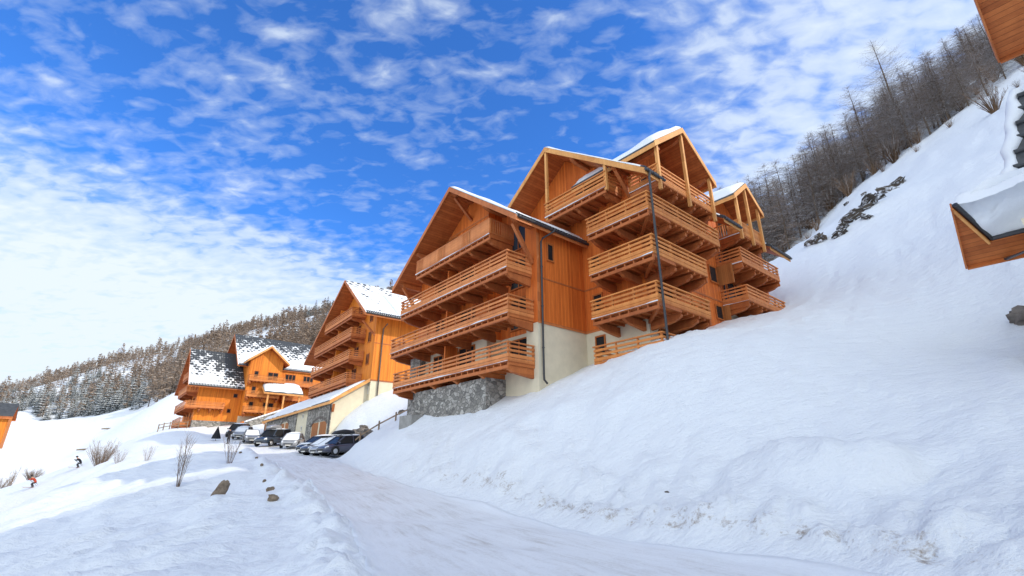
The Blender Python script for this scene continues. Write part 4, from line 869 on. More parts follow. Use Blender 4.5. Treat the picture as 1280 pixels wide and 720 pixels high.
# ================================================================== trees
def tri_tube(mb, p0, p1, r0, r1):
    d = (p1 - p0).normalized(); up = Vector((0, 0, 1)) if abs(d.z) < .9 else Vector((1, 0, 0))
    a = d.cross(up).normalized(); b_ = a.cross(d); o = len(mb.v)
    for p, r_ in ((p0, r0), (p1, r1)):
        for k in range(3):
            t_ = 2.094 * k + 1.57; mb.v.append(tuple(p + (a * math.cos(t_) + b_ * math.sin(t_)) * r_))
    for k in range(3): mb.f.append((o + k, o + (k + 1) % 3, o + 3 + (k + 1) % 3, o + 3 + k)); mb.mi.append(0)
def larch_meshes(seed, h=12.0, whorls=30, per=5, twigs=7, droop=.25, thin=1.0):
    r_ = random.Random(seed); tr = MB(); cr = MB()
    lean = Vector((r_.uniform(-.03, .03), r_.uniform(-.03, .03), 1))
    pts = [lean * (h * k / 8) + Vector((r_.uniform(-.06, .06), r_.uniform(-.06, .06), 0)) * (k > 0) for k in range(9)]
    tr.tube(pts, [.14 * (1 - k / 8.3) * h / 12 for k in range(9)], 7)
    for w in range(whorls):
        f_ = (w + r_.random()) / whorls; z = h * (.12 + .86 * f_)
        Lb = (h * .33) * (1 - f_) ** .62 * (.65 + .5 * r_.random()) + .25
        if f_ < .25: Lb *= .6 + f_ * 1.4
        for k in range(per):
            if r_.random() < .12: continue
            a = r_.uniform(0, 6.283); dirv = Vector((math.cos(a), math.sin(a), r_.uniform(.02, .3) - droop * (1 - f_)))
            p0 = lean * z; p1 = p0 + dirv * Lb * .6; p2 = p1 + (dirv + Vector((0, 0, .22))) * Lb * .45
            rb = .021 * thin * (.5 + .7 * (1 - f_))
            tri_tube(cr, p0, p1, rb, rb * .6); tri_tube(cr, p1, p2, rb * .6, rb * .15)
            for q in range(twigs):
                s = (q + r_.random()) / twigs; b0 = p0.lerp(p1, s / .6) if s < .6 else p1.lerp(p2, (s - .6) / .4)
                side = Vector((-dirv.y, dirv.x, 0)) * r_.choice((-1, 1)); td = (side * r_.uniform(.4, 1) + dirv * .6 + Vector((0, 0, r_.uniform(-.5, .35)))).normalized()
                tl = Lb * r_.uniform(.18, .42) * (1.1 - s * .5)
                tri_tube(cr, b0, b0 + td * tl, rb * .42, rb * .1)
                if tl > .45 and r_.random() < .7:
                    b1 = b0 + td * tl * .55; tri_tube(cr, b1, b1 + (td + Vector((r_.uniform(-.8, .8), r_.uniform(-.8, .8), r_.uniform(-.6, .3)))).normalized() * tl * .5, rb * .3, rb * .08)
    return tr, cr
def bush_mesh(seed, h=2.0, stems=26, spread=.6, twigs=6, thin=1.0):
    r_ = random.Random(seed); mb = MB()
    for k in range(stems):
        a = r_.uniform(0, 6.283); s = spread * math.sqrt(r_.random()); hh = h * r_.uniform(.55, 1)
        p0 = Vector((math.cos(a) * .15 * s, math.sin(a) * .15 * s, -.25)); p2 = Vector((math.cos(a) * s * h * .6, math.sin(a) * s * h * .6, hh)); p1 = p0.lerp(p2, .5) + Vector((r_.uniform(-.1, .1), r_.uniform(-.1, .1), hh * .06))
        rb = .016 * thin * h / 2
        tri_tube(mb, p0, p1, rb, rb * .7); tri_tube(mb, p1, p2, rb * .7, rb * .15)
        for q in range(twigs):
            t_ = r_.uniform(.3, .97); b0 = p0.lerp(p1, t_ * 2) if t_ < .5 else p1.lerp(p2, t_ * 2 - 1)
            td = ((p2 - p0).normalized() + Vector((r_.uniform(-.8, .8), r_.uniform(-.8, .8), r_.uniform(-.1, .5)))).normalized()
            tri_tube(mb, b0, b0 + td * hh * r_.uniform(.12, .3), rb * .4, rb * .1)
    return mb
def spruce_mesh(seed, h=11.0, layers=13, per=13, far=False):
    r_ = random.Random(seed); tr = MB(); cr = MB(); tr.tube([(0, 0, -.5), (0, 0, h * .97)], [.16, .03], 6)
    for l in range(layers):
        f_ = l / layers; z = h * (.06 + .92 * f_); Lr = h * .22 * (1 - f_) ** .85 + .2
        for k in range(per):
            a = 6.283 * (k + r_.random()) / per; L_ = Lr * r_.uniform(.6, 1.1); d = Vector((math.cos(a), math.sin(a), 0)); s = Vector((-d.y, d.x, 0))
            p0 = Vector((0, 0, z)); prev = None; w0 = L_ * .30
            for q in range(4):
                g = q / 3; c_ = p0 + d * L_ * g + Vector((0, 0, -.18 * L_ * g * g - .10 * L_ * g + r_.uniform(-.05, .05))); ww = w0 * (math.sin(math.pi * (.2 + .8 * g)) * .9 + .06) * r_.uniform(.7, 1.2)
                cur = [c_ - s * ww + Vector((0, 0, -.28 * ww)), c_ + Vector((0, 0, .1)), c_ + s * ww + Vector((0, 0, -.28 * ww))]
                if prev: cr.add(prev + cur, [(0, 1, 4, 3), (1, 2, 5, 4)])
                prev = cur
    return tr, cr
def tree_proto(name, label, group, meshes, crown_mat, loc):
    t_ = thing(name, label, 'tree', loc, 0, group); meshes[0].build('trunk', 'bark', t_, fix=False); meshes[1].build('crown', crown_mat, t_, fix=False); return t_

# --- larches on the right-hand hillside
G = 'bare larches on the steep slope behind the big chalet'
lab = ['bare brown larch with snow along its branches, in the thicket on the steep slope', 'slender bare larch with drooping snow lined boughs on the steep slope', 'dense twiggy larch without needles on the upper right slope', 'thin leafless larch with short side branches on the upper right slope']
protos = []
P_treeline = np.array([(33, 100), (40, 92), (47, 77), (51, 70), (55, 65), (60, 59), (64.5, 53.6), (69, 46)], float)
def line_pt(s):
    d = np.concatenate([[0], np.cumsum(np.hypot(*np.diff(P_treeline, axis=0).T))]); return np.interp(s * d[-1], d, P_treeline[:, 0]), np.interp(s * d[-1], d, P_treeline[:, 1])
cnt = 0
larch_sets = [larch_meshes(s, 12, 36, 6, 9, dr) for s, dr in ((11, .28), (12, .4), (13, .2), (14, .3))]
spots = []
r0 = random.Random(5)
for k in range(150):
    s = r0.random() ** .9; x, y = line_pt(s); up = 30 * r0.random() ** 1.3
    x += up * .93 + r0.uniform(-1.5, 1.5); y += up * .36 + r0.uniform(-2, 2)
    spots.append((x, y, r0.uniform(.8, 1.3) * (1.5 - .82 * s), r0.randrange(4)))
spots.sort(key=lambda q: math.hypot(q[0], q[1]))
for (x, y, sc_, k) in spots:
    z = tz(x, y) - .3
    if len(protos) <= k or protos[k] is None:
        while len(protos) <= k: protos.append(None)
        protos[k] = tree_proto('larch_tree', lab[k], G, larch_sets[k], 'larch_twig', (x, y, z)); o = protos[k]
        o.rotation_euler = (0, 0, r0.uniform(0, 6.28)); o.scale = (sc_,) * 3
    else: dup(protos[k], (x, y, z), r0.uniform(0, 6.28), (sc_,) * 3)
tall = tree_proto('larch_tree', 'tallest bare larch standing clear above the others near the top right', None, larch_meshes(21, 22, 50, 6, 9, .12), 'larch_twig', (61.5, 62.5, tz(61.5, 62.5)))
tall2 = tree_proto('larch_tree', 'thin pointed larch alone on the left edge of the slope thicket, above the small gable', None, larch_meshes(23, 13, 30, 4, 6, .1), 'larch_twig', (41.5, 76.0, tz(41.5, 76)))
tall3 = tree_proto('larch_tree', 'second tallest larch, just left of the tallest one on the slope', None, larch_meshes(25, 18, 44, 6, 8, .15), 'larch_twig', (58, 66, tz(58, 66)))
bl = ['leafless scrub bush at the snowy edge of the slope thicket', 'low twiggy bush poking out of the steep snow slope']
bm_ = [bush_mesh(31, 3.0, 40, .8, 8, 1.3), bush_mesh(32, 2.2, 30, .9, 7, 1.2)]; bp = [None, None]
for k in range(46):
    s = r0.random(); x, y = line_pt(s); dn_ = r0.uniform(-2.5, 12) if k < 34 else -r0.uniform(2, 6); x += dn_ * .93; y += dn_ * .36 + r0.uniform(-2, 2); q = k % 2; scl = r0.uniform(.7, 1.6) if dn_ > -2 else r0.uniform(.5, .9)
    if bp[q] is None:
        bp[q] = bm_[q].build('bush', 'larch_twig', None, fix=False); tag(bp[q], bl[q], 'bush', 'scrub along the slope thicket'); bp[q].location = (x, y, tz(x, y)); bp[q].scale = (scl,) * 3
    else: dup(bp[q], (x, y, tz(x, y)), r0.uniform(0, 6), (scl,) * 3)
LATE_BUSHES = [(1243, 140, 1.25, 0, 'widest bare bush on the open snow near the right edge, below the thicket'), (1188, 160, .75, 1, 'small bare bush halfway down the open snow at upper right'), (1146, 190, .6, 1, 'low bare bush on the snow above the dark outcrop'), (1222, 118, .9, 0, 'bare bush at the right end of the thicket under the roof corner')]

# --- far hillside: individual trees, the rest one mass
def lod_larch(seed, h=12.0, nb=105, wk=1.0):
    r_ = random.Random(seed); tr = MB(); cr = MB(); tr.tube([(0, 0, -.5), (0, 0, h * .96)], [.2, .04], 4)
    for k in range(nb):
        f_ = r_.random() ** .9; z = h * (.14 + .84 * f_); L_ = (h * .25) * (1 - f_) ** .6 * r_.uniform(.5, 1.15) + .35; a = r_.uniform(0, 6.283)
        d = Vector((math.cos(a), math.sin(a), r_.uniform(-.35, .35))); s = Vector((-d.y, d.x, r_.uniform(-.8, .8))).normalized(); w = r_.uniform(.07, .18) * wk
        p0 = Vector((0, 0, z)); p1 = p0 + d * L_
        m_ = p0.lerp(p1, .55)
        cr.add([p0, m_ - s * w * 1.6, p1, m_ + s * w * 1.6], [(0, 1, 2, 3)])
        s2 = s.cross(d).normalized(); m2 = p0.lerp(p1, .6); cr.add([m2 - s * L_ * .32, m2 + s2 * w, m2 + s * L_ * .32, m2 - s2 * w], [(0, 1, 2, 3)])
    return tr, cr
lod_sets = [lod_larch(s) for s in (41, 42, 43)]
lod_low = [lod_larch(s, 12.0, 50, 1.7) for s in (45, 46, 47)]
spr_sets = [spruce_mesh(s, 11, 11, 11) for s in (51, 52)]
far_lab = ['brown leafless larch on the wooded hillside beyond the chalets', 'pale brown larch among many on the far hillside', 'greyish leafless larch on the far wooded slope', 'dark green spruce with snow clumps on the far hillside', 'snow laden spruce at the lower edge of the far wood']
GF = ['larches on the far hillside', 'larches on the far hillside', 'larches on the far hillside', 'spruces on the far hillside', 'spruces on the far hillside']
r1 = random.Random(99); fs_ = []
def base_line(a): return np.interp(a, [-50, -43, -36, -30, -20, -8], [235, 205, 165, 165, 150, 150])
while len(fs_) < 6200:
    a = r1.uniform(-52, -4); b0 = base_line(a); d = b0 + (330 * r1.random() ** 1.1) * (1.15 if a < -35 else .85)
    x, y = d * math.tan(R(a)), d
    sp_ = vn(np.array([x * .025]), np.array([y * .025]), 7)[0]
    con = (a < -36.5 and d < b0 + 60 and sp_ > -.5) or sp_ > .55
    if vn(np.array([x * .04 + 9]), np.array([y * .04]), 17)[0] > .62: continue
    k = (3 + (r1.random() < .5)) if con and r1.random() < .8 else r1.randrange(3)
    fs_.append((x, y, r1.uniform(.5, .85) if r1.random() < .93 else r1.uniform(.95, 1.2), k))
fs_.sort(key=lambda q: math.hypot(q[0], q[1]))
zs = terrain(np.array([q[0] for q in fs_]), np.array([q[1] for q in fs_]))
fp = [None] * 5; nl = [0, 0]; rest = MB(); restm = []
def append_mesh(dst, src, loc, rz, sc_, mi):
    c_, s_ = math.cos(rz) * sc_, math.sin(rz) * sc_; o = len(dst.v)
    dst.v += [(loc[0] + c_ * x - s_ * y, loc[1] + s_ * x + c_ * y, loc[2] + z * sc_) for x, y, z in src.v]
    dst.f += [tuple(i + o for i in f) for f in src.f]; dst.mi += [mi] * len(src.f)
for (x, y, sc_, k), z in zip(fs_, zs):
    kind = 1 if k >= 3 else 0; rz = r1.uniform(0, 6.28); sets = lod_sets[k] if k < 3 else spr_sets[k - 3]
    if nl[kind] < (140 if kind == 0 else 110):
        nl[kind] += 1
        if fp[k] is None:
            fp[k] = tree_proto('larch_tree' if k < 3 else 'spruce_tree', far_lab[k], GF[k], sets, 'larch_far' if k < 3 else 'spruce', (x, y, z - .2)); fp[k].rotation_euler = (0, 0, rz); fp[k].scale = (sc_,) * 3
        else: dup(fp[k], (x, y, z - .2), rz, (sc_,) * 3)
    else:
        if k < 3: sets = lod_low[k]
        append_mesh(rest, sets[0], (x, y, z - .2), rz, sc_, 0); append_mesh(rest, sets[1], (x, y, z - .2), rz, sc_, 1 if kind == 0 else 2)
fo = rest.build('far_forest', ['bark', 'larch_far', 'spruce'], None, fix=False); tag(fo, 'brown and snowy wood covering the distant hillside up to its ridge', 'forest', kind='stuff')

# ================================================================== shrubs on the left slope
def shrub(px, py, Y, h, seed, label, stems=26, spread=.6, thin=1.0, twigs=6):
    p = at(px, py, Y); o = bush_mesh(seed, h, int(stems * 1.2), spread, int(twigs * 1.7), thin * .62).build('shrub', 'shrub_twig', None, fix=False)
    o.location = (p.x, p.y, tz(p.x, p.y)); tag(o, label, 'shrub'); return o
shrub(125, 578, 52, 2.6, 101, 'widest bare shrub on the left slope, many upright brown stems', 60, .9, 1.5, 8)
shrub(147, 580, 48, 1.2, 102, 'small tufty bare shrub right of the widest shrub', 26, .9, 1.3)
shrub(220, 618, 27, 2.6, 103, 'tall thin sapling shrub with few bare stems in mid slope', 9, .32, 1.1, 12)
shrub(286, 582, 34, 1.9, 104, 'bare twiggy shrub on the slope just below the row of edge stones', 16, .8, 1.2, 7)
shrub(186, 568, 46, 1.3, 105, 'little pale bare shrub on the slope between the widest shrub and the sapling', 20, .8, 1.1)
shrub(28, 560, 95, 3.6, 106, 'lanky bare shrub near the left edge beyond the piste', 10, .5, 1.8, 8)
shrub(48, 574, 92, 2.3, 107, 'dense brown shrub near the left edge, low and rounded', 90, 1.3, 1.8, 8)
shrub(10, 580, 92, 2.3, 108, 'dense brown scrub at the very left edge under the orange chalet corner', 80, 1.4, 1.8, 8)
shrub(523, 522, 44, 1.3, 109, 'sparse bare stems in the snow between the fence and the stone base', 6, .5, 1.0, 5)

# ================================================================== rocks, stumps, fences
def rock_mesh(seed, sx=1, sy=.7, sz=.6, n=3, amp=.28):
    bm = bmesh.new(); bmesh.ops.create_icosphere(bm, subdivisions=n, radius=1)
    r_ = np.random.RandomState(seed); off = r_.rand(3) * 50
    for v_ in bm.verts:
        p = v_.co; d = float(fbm(np.array([p.x * 1.3 + off[0] + p.z]), np.array([p.y * 1.3 + off[1] - p.z]), seed, 4)[0]); k = 1 + amp * d
        q = Vector((round(p.x * 2.5) / 2.5, round(p.y * 2.5) / 2.5, round(p.z * 2.5) / 2.5)); p2 = p.lerp(q, .45 if amp < .4 else .8) * k
        v_.co = (p2.x * sx, p2.y * sy, p2.z * sz)
    me = bpy.data.meshes.new('rock'); bm.to_mesh(me); bm.free(); return me
def rock(x, y, s, seed, label, m='rock', sink=.35, group=None, sh=(1, .75, .65), rz=0, name='rock', tilt=(0, 0), cat='rock', rough=.28):
    me = rock_mesh(seed, *[q * s for q in sh], amp=rough); me.materials.append(M[m]); o = bpy.data.objects.new(name, me); col.objects.link(o)
    o.location = (x, y, tz(x, y) + s * sh[2] * (1 - 2 * sink)); o.rotation_euler = (tilt[0], tilt[1], rz); return tag(o, label, cat, group)
p = at(267, 652, 20.5)
rock(p.x, p.y, .40, 201, 'weathered pointed stump leaning out of the slope below the road edge', 'rock_brown', .12, None, (.55, .42, 1.1), .5, 'tree_stump', (.1, .45), 'stump')
edge = [(344, 606, 19.5, .30, 'largest edge stone, nearest on the snowy road berm'), (341, 596, 22, .26, 'second edge stone up the berm, flat topped'), (334, 581, 26, .18, 'small dark edge stone between two others on the berm'), (329, 572, 30, .17, 'edge stone half buried in the middle of the berm row'), (322, 565, 35, .16, 'dark edge stone farther up the berm row'), (303, 553, 43, .26, 'low wide pair of edge stones at the top of the berm row'), (298, 551, 46, .18, 'farthest little edge stone by the parked cars')]
for k, (px, py, Y, s, lb) in enumerate(edge):
    p = at(px, py, Y); x = p.x; y = p.y
    rock(x, y, s * .62, 210 + k, lb, 'rock_brown', .2, 'stones along the left road edge', (1, .7, .75), k * .9)
def march(px, py, d0=8, d1=250, st=.25):
    r_ = ray(px, py); ds = np.arange(d0, d1, st); o_ = Vector((0, 0, CAMZ))
    X = r_.x / r_.y * ds; Z = CAMZ + r_.z / r_.y * ds; tzv = terrain(X, ds); i = np.argmax(Z < tzv)
    return Vector((X[i], ds[i], tzv[i]))
for (px, py, scl, q, lb) in LATE_BUSHES:
    m_ = march(px, py, 20, 120); c_ = dup(bp[q], (m_.x, m_.y, m_.z - .1), .7 + px, (scl,) * 3, lb); del c_['group']
OUT = [(1122, 232, .9, 'uppermost dark rock of the outcrop on the steep snow slope'), (1110, 240, 1.0, 'dark rock second from the top of the outcrop'), (1098, 250, 1.0, 'broad dark rock in the upper half of the outcrop'), (1086, 258, 1.1, 'largest dark rock in the middle of the outcrop'), (1075, 266, 1.0, 'jagged dark rock just below the middle of the outcrop'), (1064, 277, 1.0, 'dark rock in the lower half of the outcrop'), (1054, 287, .9, 'dark rock near the lower end of the outcrop'), (1048, 296, .7, 'lowest dark rock at the foot of the outcrop'), (1083, 275, .5, 'small rock off the right flank of the outcrop'), (1058, 256, .6, 'small rock above the outcrop towards the thicket'), (1080, 244, .45, 'smallest rock above the upper outcrop'), (1020, 303, 1.0, 'isolated dark rock left of the outcrop, near the thicket')]
for k, (px, py, s, lb) in enumerate(OUT):
    q = march(px, py, 20, 110)
    rock(q.x, q.y, s * .82, 230 + k, lb, 'rock_dark', .36, None, (.75, 1.3, .6), .5 * math.sin(k * 2.), tilt=(.35 * math.sin(k * 1.7), -.6), rough=.5)
for k, (px, py, Y, s, lb) in enumerate([(452, 519, 50.5, .75, 'large grey boulder stacked against the second chalet corner'), (462, 522, 49, .65, 'flat grey boulder at the foot of the boulder pile'), (457, 513, 51, .55, 'uppermost grey boulder of the pile by the plaster corner'), (424, 543, 47, .55, 'reddish brown boulder beside the garage corner behind the cars'), (502, 516, 45, .35, 'small dark stone under the fence rail')]):
    p = at(px, py, Y); rock(p.x, p.y, s, 250 + k, lb, 'rock' if k != 3 else 'rock_brown', .3, None, (1.1, .8, .7), k)
for k, (x, y, s, lb) in enumerate([(7.9, 7.75, .17, 'dark broken rock at the lower right corner of the snow bank'), (7.5, 7.35, .10, 'small dark stone beside the broken rock at lower right'), (20.4, 18.4, .5, 'grey stone lump beside the right edge chalet wall'), (4.2, 14.2, .07, 'small brown clod on the ploughed bank edge')]):
    rock(x, y, s, 270 + k, lb, 'rock', .3, None, (1, .8, .8), k, rough=.36)
for k, (px, py, lb) in enumerate([(135, 537, 'fallen dark log lying on the far snow slope'), (105, 563, 'short brown log on the snow above the piste')]):
    p = march(px, py, 60); mb = MB(); mb.tube([(-1.4, 0, .1), (0, .1, .22), (1.5, -.1, .3)], [.16, .2, .12], 7); mb.tube([(.2, .1, .2), (.9, .6, .6)], [.08, .03], 5)
    o = mb.build('log', 'rock_brown'); o.location = p; o.rotation_euler = (0, 0, .5); o.scale = (1.2,) * 3; tag(o, lb, 'log')
def fence(name, label, pts, h, rails, m='wood_old'):
    t_ = thing(name, label, 'fence', (pts[0][0], pts[0][1], tz(*pts[0])), 0); o_ = Vector(t_.location); rl = MB(); tops = []
    for (x, y) in pts:
        z = tz(x, y); q = Vector((x, y, z)) - o_; mb = MB(); mb.tube([q + Vector((0, 0, -.4)), q + Vector((0, 0, h))], .07, 7); mb.build('post', m, t_); tops.append(q)
    for a, b_ in zip(tops[:-1], tops[1:]):
        for r_ in rails: rl.bar(a + Vector((0, .06, r_)), b_ + Vector((0, .06, r_)), .06, .1)
    rl.build('rail', m, t_); return t_
fence('fence', 'low single rail wooden fence climbing the snow beside the stone base', [tuple(at(px, py, Y)[:2]) for px, py, Y in ((436, 545, 43), (451, 538, 43), (474, 530, 42.5), (495, 520, 42), (517, 512, 40.5))], .75, (.5,))
fence('fence', 'short two rail wooden fence in front of the farthest chalet', [tuple(at(px, py, Y)[:2]) for px, py, Y in ((196, 543, 74), (203, 540, 75), (211, 538, 76), (222, 537, 77), (233, 537, 78))], 1.1, (.5, .95))

# ================================================================== cars
def car(label, loc, heading, paint, style='hatch', snow=(), box=None):
    """local +x is the front of the car"""
    t_ = thing('parked_car', label, 'car', loc, heading, 'cars parked by the road')
    L, W, H = {'hatch': (4.1, .86, 1.48), 'sedan': (4.5, .88, 1.45), 'suv': (4.5, .92, 1.72)}[style]
    hl = L / 2
    # stations: x, z bottom, z belt (lower body), half width
    stn = [(-hl, .42, .78, .70), (-hl + .06, .30, .86, .78), (-hl + .35, .24, .93, .84), (-hl * .4, .2, .95, W), (0, .2, .94, W), (hl * .35, .2, .92, W), (hl * .55, .22, .88, .86), (hl - .45, .24, .80, .83), (hl - .12, .28, .70, .74), (hl, .38, .58, .62)]
    if style == 'suv': stn = [(x, a + .06, b_ + .12, w) for x, a, b_, w in stn]
    mb = MB(); n = 16; vs = []; fs = []
    for (x, zb, zt_, w) in stn:
        for k in range(n):
            a = 2 * math.pi * k / n; ca, sa = math.cos(a), math.sin(a); e = .45
            vs.append((x, w * math.copysign(abs(ca) ** e, ca), (zb + zt_) / 2 + (zt_ - zb) / 2 * math.copysign(abs(sa) ** e, sa)))
    for i in range(len(stn) - 1):
        for k in range(n): fs.append((i * n + k, i * n + (k + 1) % n, (i + 1) * n + (k + 1) % n, (i + 1) * n + k))
    fs += [tuple(range(n)), tuple(range((len(stn) - 1) * n, len(stn) * n))]
    mb.add(vs, fs); body = mb.build('body', paint, t_, smooth=True)
    belt = stn[4][2] - .04
    prof = {'hatch': [(-hl + .2, 0), (-hl + .55, 1), (.25, 1), (hl * .56, 0)], 'sedan': [(-hl + .65, 0), (-hl + 1.25, 1), (.2, 1), (hl * .52, 0)], 'suv': [(-hl + .08, 0), (-hl + .3, 1), (.45, 1), (hl * .5, 0)]}[style]
    wb, wt = W * .93, W * .74
    def sec(x, f_): return [(x, wb + (wt - wb) * f_, belt + (H - belt) * f_), (x, -(wb + (wt - wb) * f_), belt + (H - belt) * f_)]
    P = [sec(*q) for q in prof]
    ro = MB()
    # pillars and roof: painted cage; glass panels set inside it
    top = [P[1][0], P[2][0], P[2][1], P[1][1]]
    ro.add([(x, y, z) for x, y, z in top] + [(x, y * .94, z + .05) for x, y, z in top], [(0, 1, 2, 3), (4, 5, 6, 7), (0, 1, 5, 4), (1, 2, 6, 5), (2, 3, 7, 6), (3, 0, 4, 7)])
    for s in (0, 1):
        ro.bar(P[0][s], P[1][s], .10, .10); ro.bar(P[3][s], P[2][s], .08, .08)
        xm = (P[1][0][0] + P[2][0][0]) / 2 + .1; ro.bar((xm, P[0][s][1], belt), (xm, P[1][s][1], H), .07, .07)
    ro.build('roof', paint, t_)
    gl = MB()
    for s in (0, 1): gl.add([P[0][s], P[3][s], P[2][s], P[1][s]], [(0, 1, 2, 3)])
    gl.build('side_window', 'glass', t_)
    gl = MB(); gl.add([P[3][0], P[3][1], P[2][1], P[2][0]], [(0, 1, 2, 3)]); ws = gl.build('windscreen', 'snow' if 'front' in snow else 'glass', t_)
    gl = MB(); gl.add([P[0][0], P[0][1], P[1][1], P[1][0]], [(0, 1, 2, 3)]); gl.build('rear_window', 'snow' if 'rear' in snow else 'glass', t_)
    for sx in (-hl + .82, hl - .85):
        for s in (-1, 1):
            w_ = MB(); w_.tube([(sx, s * (W - .19), .32), (sx, s * (W + .01), .32)], .32, 18); wo_ = w_.build('wheel', 'rubber', t_)
            w_ = MB(); w_.tube([(sx, s * (W + .011), .32), (sx, s * (W + .03), .32)], [.2, .17], 14); w_.build('rim', 'rim', wo_)
            ar = MB(); ar.tube([(sx, s * (W - .02), .36), (sx, s * (W + .006), .36)], .39, 18); ar.build('wheel_arch', 'black_plastic', body)
    for s in (-1, 1):
        h_ = MB(); zc = stn[-2][2] - .08; h_.tube([(hl - .34, s * .64, zc + .06), (hl - .10, s * .58, zc - .03), (hl - .06, s * .55, zc - .05)], [.12, .10, .04], 8); h_.build('headlight', 'lamp_clear', t_)
        h_ = MB(); h_.box(-hl - .0, -hl + .12, s * .62 - .1, s * .62 + .1, .68, .9); h_.build('tail_light', 'lamp_red', t_)
        h_ = MB(); h_.box(hl * .42, hl * .42 + .12, s * (W + .02), s * (W + .17), belt, belt + .13); h_.build('mirror', paint, t_)
    g_ = MB(); g_.box(hl - .06, hl + .012, -.45, .45, .40, .52); g_.build('grille', 'black_plastic', t_)
    g_ = MB(); g_.box(hl - .02, hl + .03, -.26, .26, .30, .39); g_.build('number_plate', 'frame_white', t_)
    def lump(x0, x1, z0, z1, w, h_, nm='snow_cover'):
        m2 = MB(); n1, n2 = 12, 10; vs = []; fs = []
        for i in range(n1 + 1):
            for j in range(n2 + 1):
                a, c_ = i / n1, j / n2; k = (1 - math.exp(-min(a, 1 - a) * 8)) * (1 - math.exp(-min(c_, 1 - c_) * 8))
                vs.append((x0 + (x1 - x0) * a, w * (2 * c_ - 1), z0 + (z1 - z0) * a + h_ * k * (1 + .3 * math.sin(i * 1.3 + j))))
        for i in range(n1):
            for j in range(n2): fs.append((i * (n2 + 1) + j, i * (n2 + 1) + j + 1, (i + 1) * (n2 + 1) + j + 1, (i + 1) * (n2 + 1) + j))
        m2.add(vs, fs); m2.build(nm, 'snow', t_, smooth=True)
    if 'roof' in snow: lump(P[1][0][0] - .05, P[2][0][0] + .05, H + .03, H + .03, wt * .92, .12)
    if 'hood' in snow: lump(hl * .54, hl - .3, stn[6][2] + .015, stn[7][2] + .015, .74, .09)
    if box:
        for xx in (-.5, .5):
            b_ = MB(); b_.tube([(xx, -wt * .9, H + .1), (xx, wt * .9, H + .1)], .03, 6); b_.build('roof_bar', 'black_plastic', t_)
        b_ = MB(); vs = []; fs = []; n = 12
        for x, w, h_ in ((-1.0, .2, .1), (-.85, .36, .3), (0, .42, .4), (.75, .36, .28), (1.05, .2, .08)):
            for k in range(n):
                a = 2 * math.pi * k / n; vs.append((x - .1, w * math.copysign(abs(math.cos(a)) ** .6, math.cos(a)) - .1, H + .16 + h_ / 2 + h_ / 2 * math.copysign(abs(math.sin(a)) ** .6, math.sin(a))))
        for i in range(4):
            for k in range(n): fs.append((i * n + k, i * n + (k + 1) % n, (i + 1) * n + (k + 1) % n, (i + 1) * n + k))
        fs += [tuple(range(n)), tuple(range(4 * n, 5 * n))]; b_.add(vs, fs); b_.build('roof_box', box, t_, smooth=True)
    return t_
def park(px, py, Y, heading, *a, **k):
    p = at(px, py, Y); c = car(a[0], (p.x, p.y, 0), R(heading), *a[1:], **k); c.location.z = tz(p.x, p.y) + .02
    dx, dy = math.cos(R(heading)), math.sin(R(heading)); z1, z0 = tz(p.x + dx * 1.3, p.y + dy * 1.3), tz(p.x - dx * 1.3, p.y - dy * 1.3); pit = max(-.07, min(.07, math.atan2(z1 - z0, 2.6))) ; c.location.z = min((z0 + z1) / 2, z1 + .25) + .03 if z0 > z1 else (z0 + z1) / 2 + .03
    c.rotation_euler = (0, -pit, R(heading)); return c
park(399, 558, 48.6, 236, 'black hatchback at the far end of the right hand row, snow on its bonnet', 'paint_black', 'hatch', snow=('hood', 'roof'))
park(408, 561, 46.6, 234, 'black car second from the far end of the right hand row', 'paint_black', 'sedan', snow=('front',))
park(418, 563, 44.8, 233, 'silver car between the black car and the dark violet one', 'paint_white', 'hatch', snow=('hood', 'front', 'roof'))
park(428, 565, 43.0, 232, 'dark violet blue car nearest the camera, black box on its roof', 'paint_violet', 'hatch', snow=('roof',), box='black_plastic')
park(366, 555, 54.0, 282, 'light silver sedan with snowy windscreen in front of the garage', 'paint_silver', 'sedan', snow=('front', 'hood', 'roof'))
park(341, 553, 57.0, 258, 'dark navy estate with a snowy roof box, left of the silver sedan', 'paint_navy', 'suv', snow=('roof',), box='paint_silver')
park(314, 549, 61.0, 300, 'grey saloon facing down the road left of the navy estate', 'paint_grey', 'sedan', snow=('front',))
park(303, 546, 66.0, 285, 'light grey car at the back, behind the grey saloon', 'paint_silver', 'hatch', snow=('front', 'roof'))
park(297, 543, 70.0, 280, 'dark car farthest away under the far chalet wall', 'paint_black', 'suv', snow=('roof',))

# ================================================================== people
def figure(name, label, joints, edges, radii, loc, rz, cloth, sc_=1.0):
    me = bpy.data.meshes.new('person'); me.from_pydata(joints, edges, []); o = bpy.data.objects.new(name, me); col.objects.link(o)
    md = o.modifiers.new('skin', 'SKIN')
    for k, r_ in enumerate(radii): me.skin_vertices[0].data[k].radius = (r_, r_ * .85)
    me.skin_vertices[0].data[0].use_root = True
    o.modifiers.new('sub', 'SUBSURF').levels = 1
    dg = bpy.context.evaluated_depsgraph_get(); m2 = bpy.data.meshes.new_from_object(o.evaluated_get(dg)); o.modifiers.clear(); o.data = m2; m2.materials.clear()
    for q in cloth: m2.materials.append(M[q])
    hz = max(j[2] for j in joints); hip = joints[0][2]
    for p_ in m2.polygons:
        p_.use_smooth = True; z = p_.center.z
        p_.material_index = 1 if z < hip - .05 else (2 if z > hz - .17 else 0)
    o.location = loc; o.rotation_euler = (0, 0, rz); o.scale = (sc_,) * 3; tag(o, label, 'person')
    return o
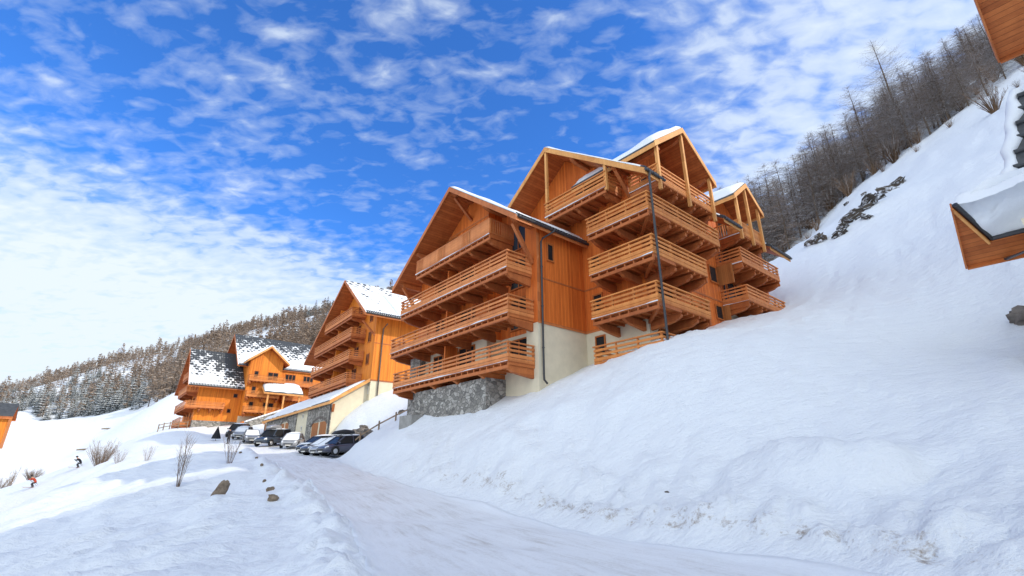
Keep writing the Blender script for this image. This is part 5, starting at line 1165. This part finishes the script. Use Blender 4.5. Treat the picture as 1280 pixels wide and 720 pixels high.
EDG = [(0, 1), (1, 2), (2, 3), (3, 4), (2, 5), (5, 6), (6, 7), (2, 8), (8, 9), (9, 10), (0, 11), (11, 12), (12, 13), (13, 14), (0, 15), (15, 16), (16, 17), (17, 18)]
RAD = [.17, .17, .18, .075, .11, .09, .065, .05, .09, .065, .05, .11, .085, .06, .055, .11, .085, .06, .055]
stand = [(0, 0, .92), (0, 0, 1.15), (0, .0, 1.38), (0, .02, 1.52), (0, .04, 1.66), (.2, 0, 1.4), (.27, .03, 1.12), (.26, .16, .90), (-.2, 0, 1.4), (-.27, .03, 1.12), (-.24, .16, .90), (.1, 0, .88), (.11, .03, .48), (.11, -.02, .07), (.11, .16, .04), (-.1, 0, .88), (-.12, .0, .48), (-.12, -.05, .07), (-.12, .13, .04)]
def head_bits(o, hp):
    mb = MB(); bm = bmesh.new(); bmesh.ops.create_uvsphere(bm, u_segments=12, v_segments=8, radius=.125); vs = [tuple(Vector(hp) + Vector((v_.co.x, v_.co.y * 1.05 - .015, v_.co.z * .8 + .06))) for v_ in bm.verts]; fs = [tuple(v_.index for v_ in f.verts) for f in bm.faces]; bm.free()
    mb.add(vs, fs); mb.build('hat', 'cloth_black', o, smooth=True)
p = at(286, 548, 60)
o = figure('person', 'person in a dark coat standing by the parked cars at the road end', stand, EDG, RAD, (p.x, p.y, tz(p.x, p.y)), R(160), ['cloth_black', 'cloth_dark', 'skin']); head_bits(o, (0, .04, 1.66))
crouch = [(0, -.15, .62), (0, .05, .82), (0, .25, 1.02), (0, .36, 1.12), (0, .45, 1.23), (.2, .22, 1.02), (.42, .38, .86), (.5, .6, .84), (-.2, .22, 1.02), (-.42, .36, .9), (-.52, .55, .95), (.14, -.12, .6), (.2, .22, .42), (.2, .02, .08), (.2, .18, .05), (-.14, -.12, .6), (-.2, .24, .42), (-.2, .04, .08), (-.2, .2, .05)]
def skier(px, py, d0, label, cloth, rz):
    p = march(px, py, d0); t_ = figure('person', label, crouch, EDG, RAD, p, rz, cloth, 1.1); head_bits(t_, (0, .45, 1.23))
    for s in (-.2, .2):
        mb = MB(); mb.box(s - .05, s + .05, -.75, .85, .0, .025); mb.add([(s - .05, .85, .0), (s + .05, .85, 0), (s + .04, 1.02, .12), (s - .04, 1.02, .12)], [(0, 1, 2, 3)]); k = mb.build('ski', 'ski'); k.location = p; k.rotation_euler = (0, 0, rz); k.scale = (1.1,) * 3
        k.parent = None; tag(k, label.split(',')[0] + "'s " + ('left' if s < 0 else 'right') + ' ski lying on the piste under the boot', 'ski')
    for s, hnd in ((1, crouch[7]), (-1, crouch[10])):
        mb = MB(); mb.tube([hnd, (hnd[0] * 1.25, hnd[1] - .95, .25)], .014, 5); k = mb.build('ski_pole', 'black_plastic'); k.location = p; k.rotation_euler = (0, 0, rz); k.scale = (1.1,) * 3
        tag(k, label.split(',')[0] + "'s " + ('right' if s > 0 else 'left') + ' pole trailing behind the hand', 'ski pole')
skier(41, 610, 60, 'crouching skier in red, lower on the piste', ['cloth_red', 'cloth_dark', 'skin'], R(120))
skier(96, 592, 70, 'dark clothed skier, higher on the piste', ['cloth_black', 'cloth_dark', 'skin'], R(120))
p = at(272, 538, 64); zb = tz(p.x, p.y)
t_ = thing('folded_parasol', 'small dark closed parasol standing in the snow before the far chalet', 'parasol', (p.x, p.y, zb))
mb = MB(); mb.tube([(0, 0, -.3), (0, 0, 1.75)], .03, 6); mb.build('pole', 'wood_old', t_)
mb = MB(); n = 10; mb.tube([(0, 0, .25), (0, 0, .6), (0, 0, 1.2), (0, 0, 1.7)], [.55, .45, .22, .04], n); mb.build('canopy', 'cloth_black', t_)
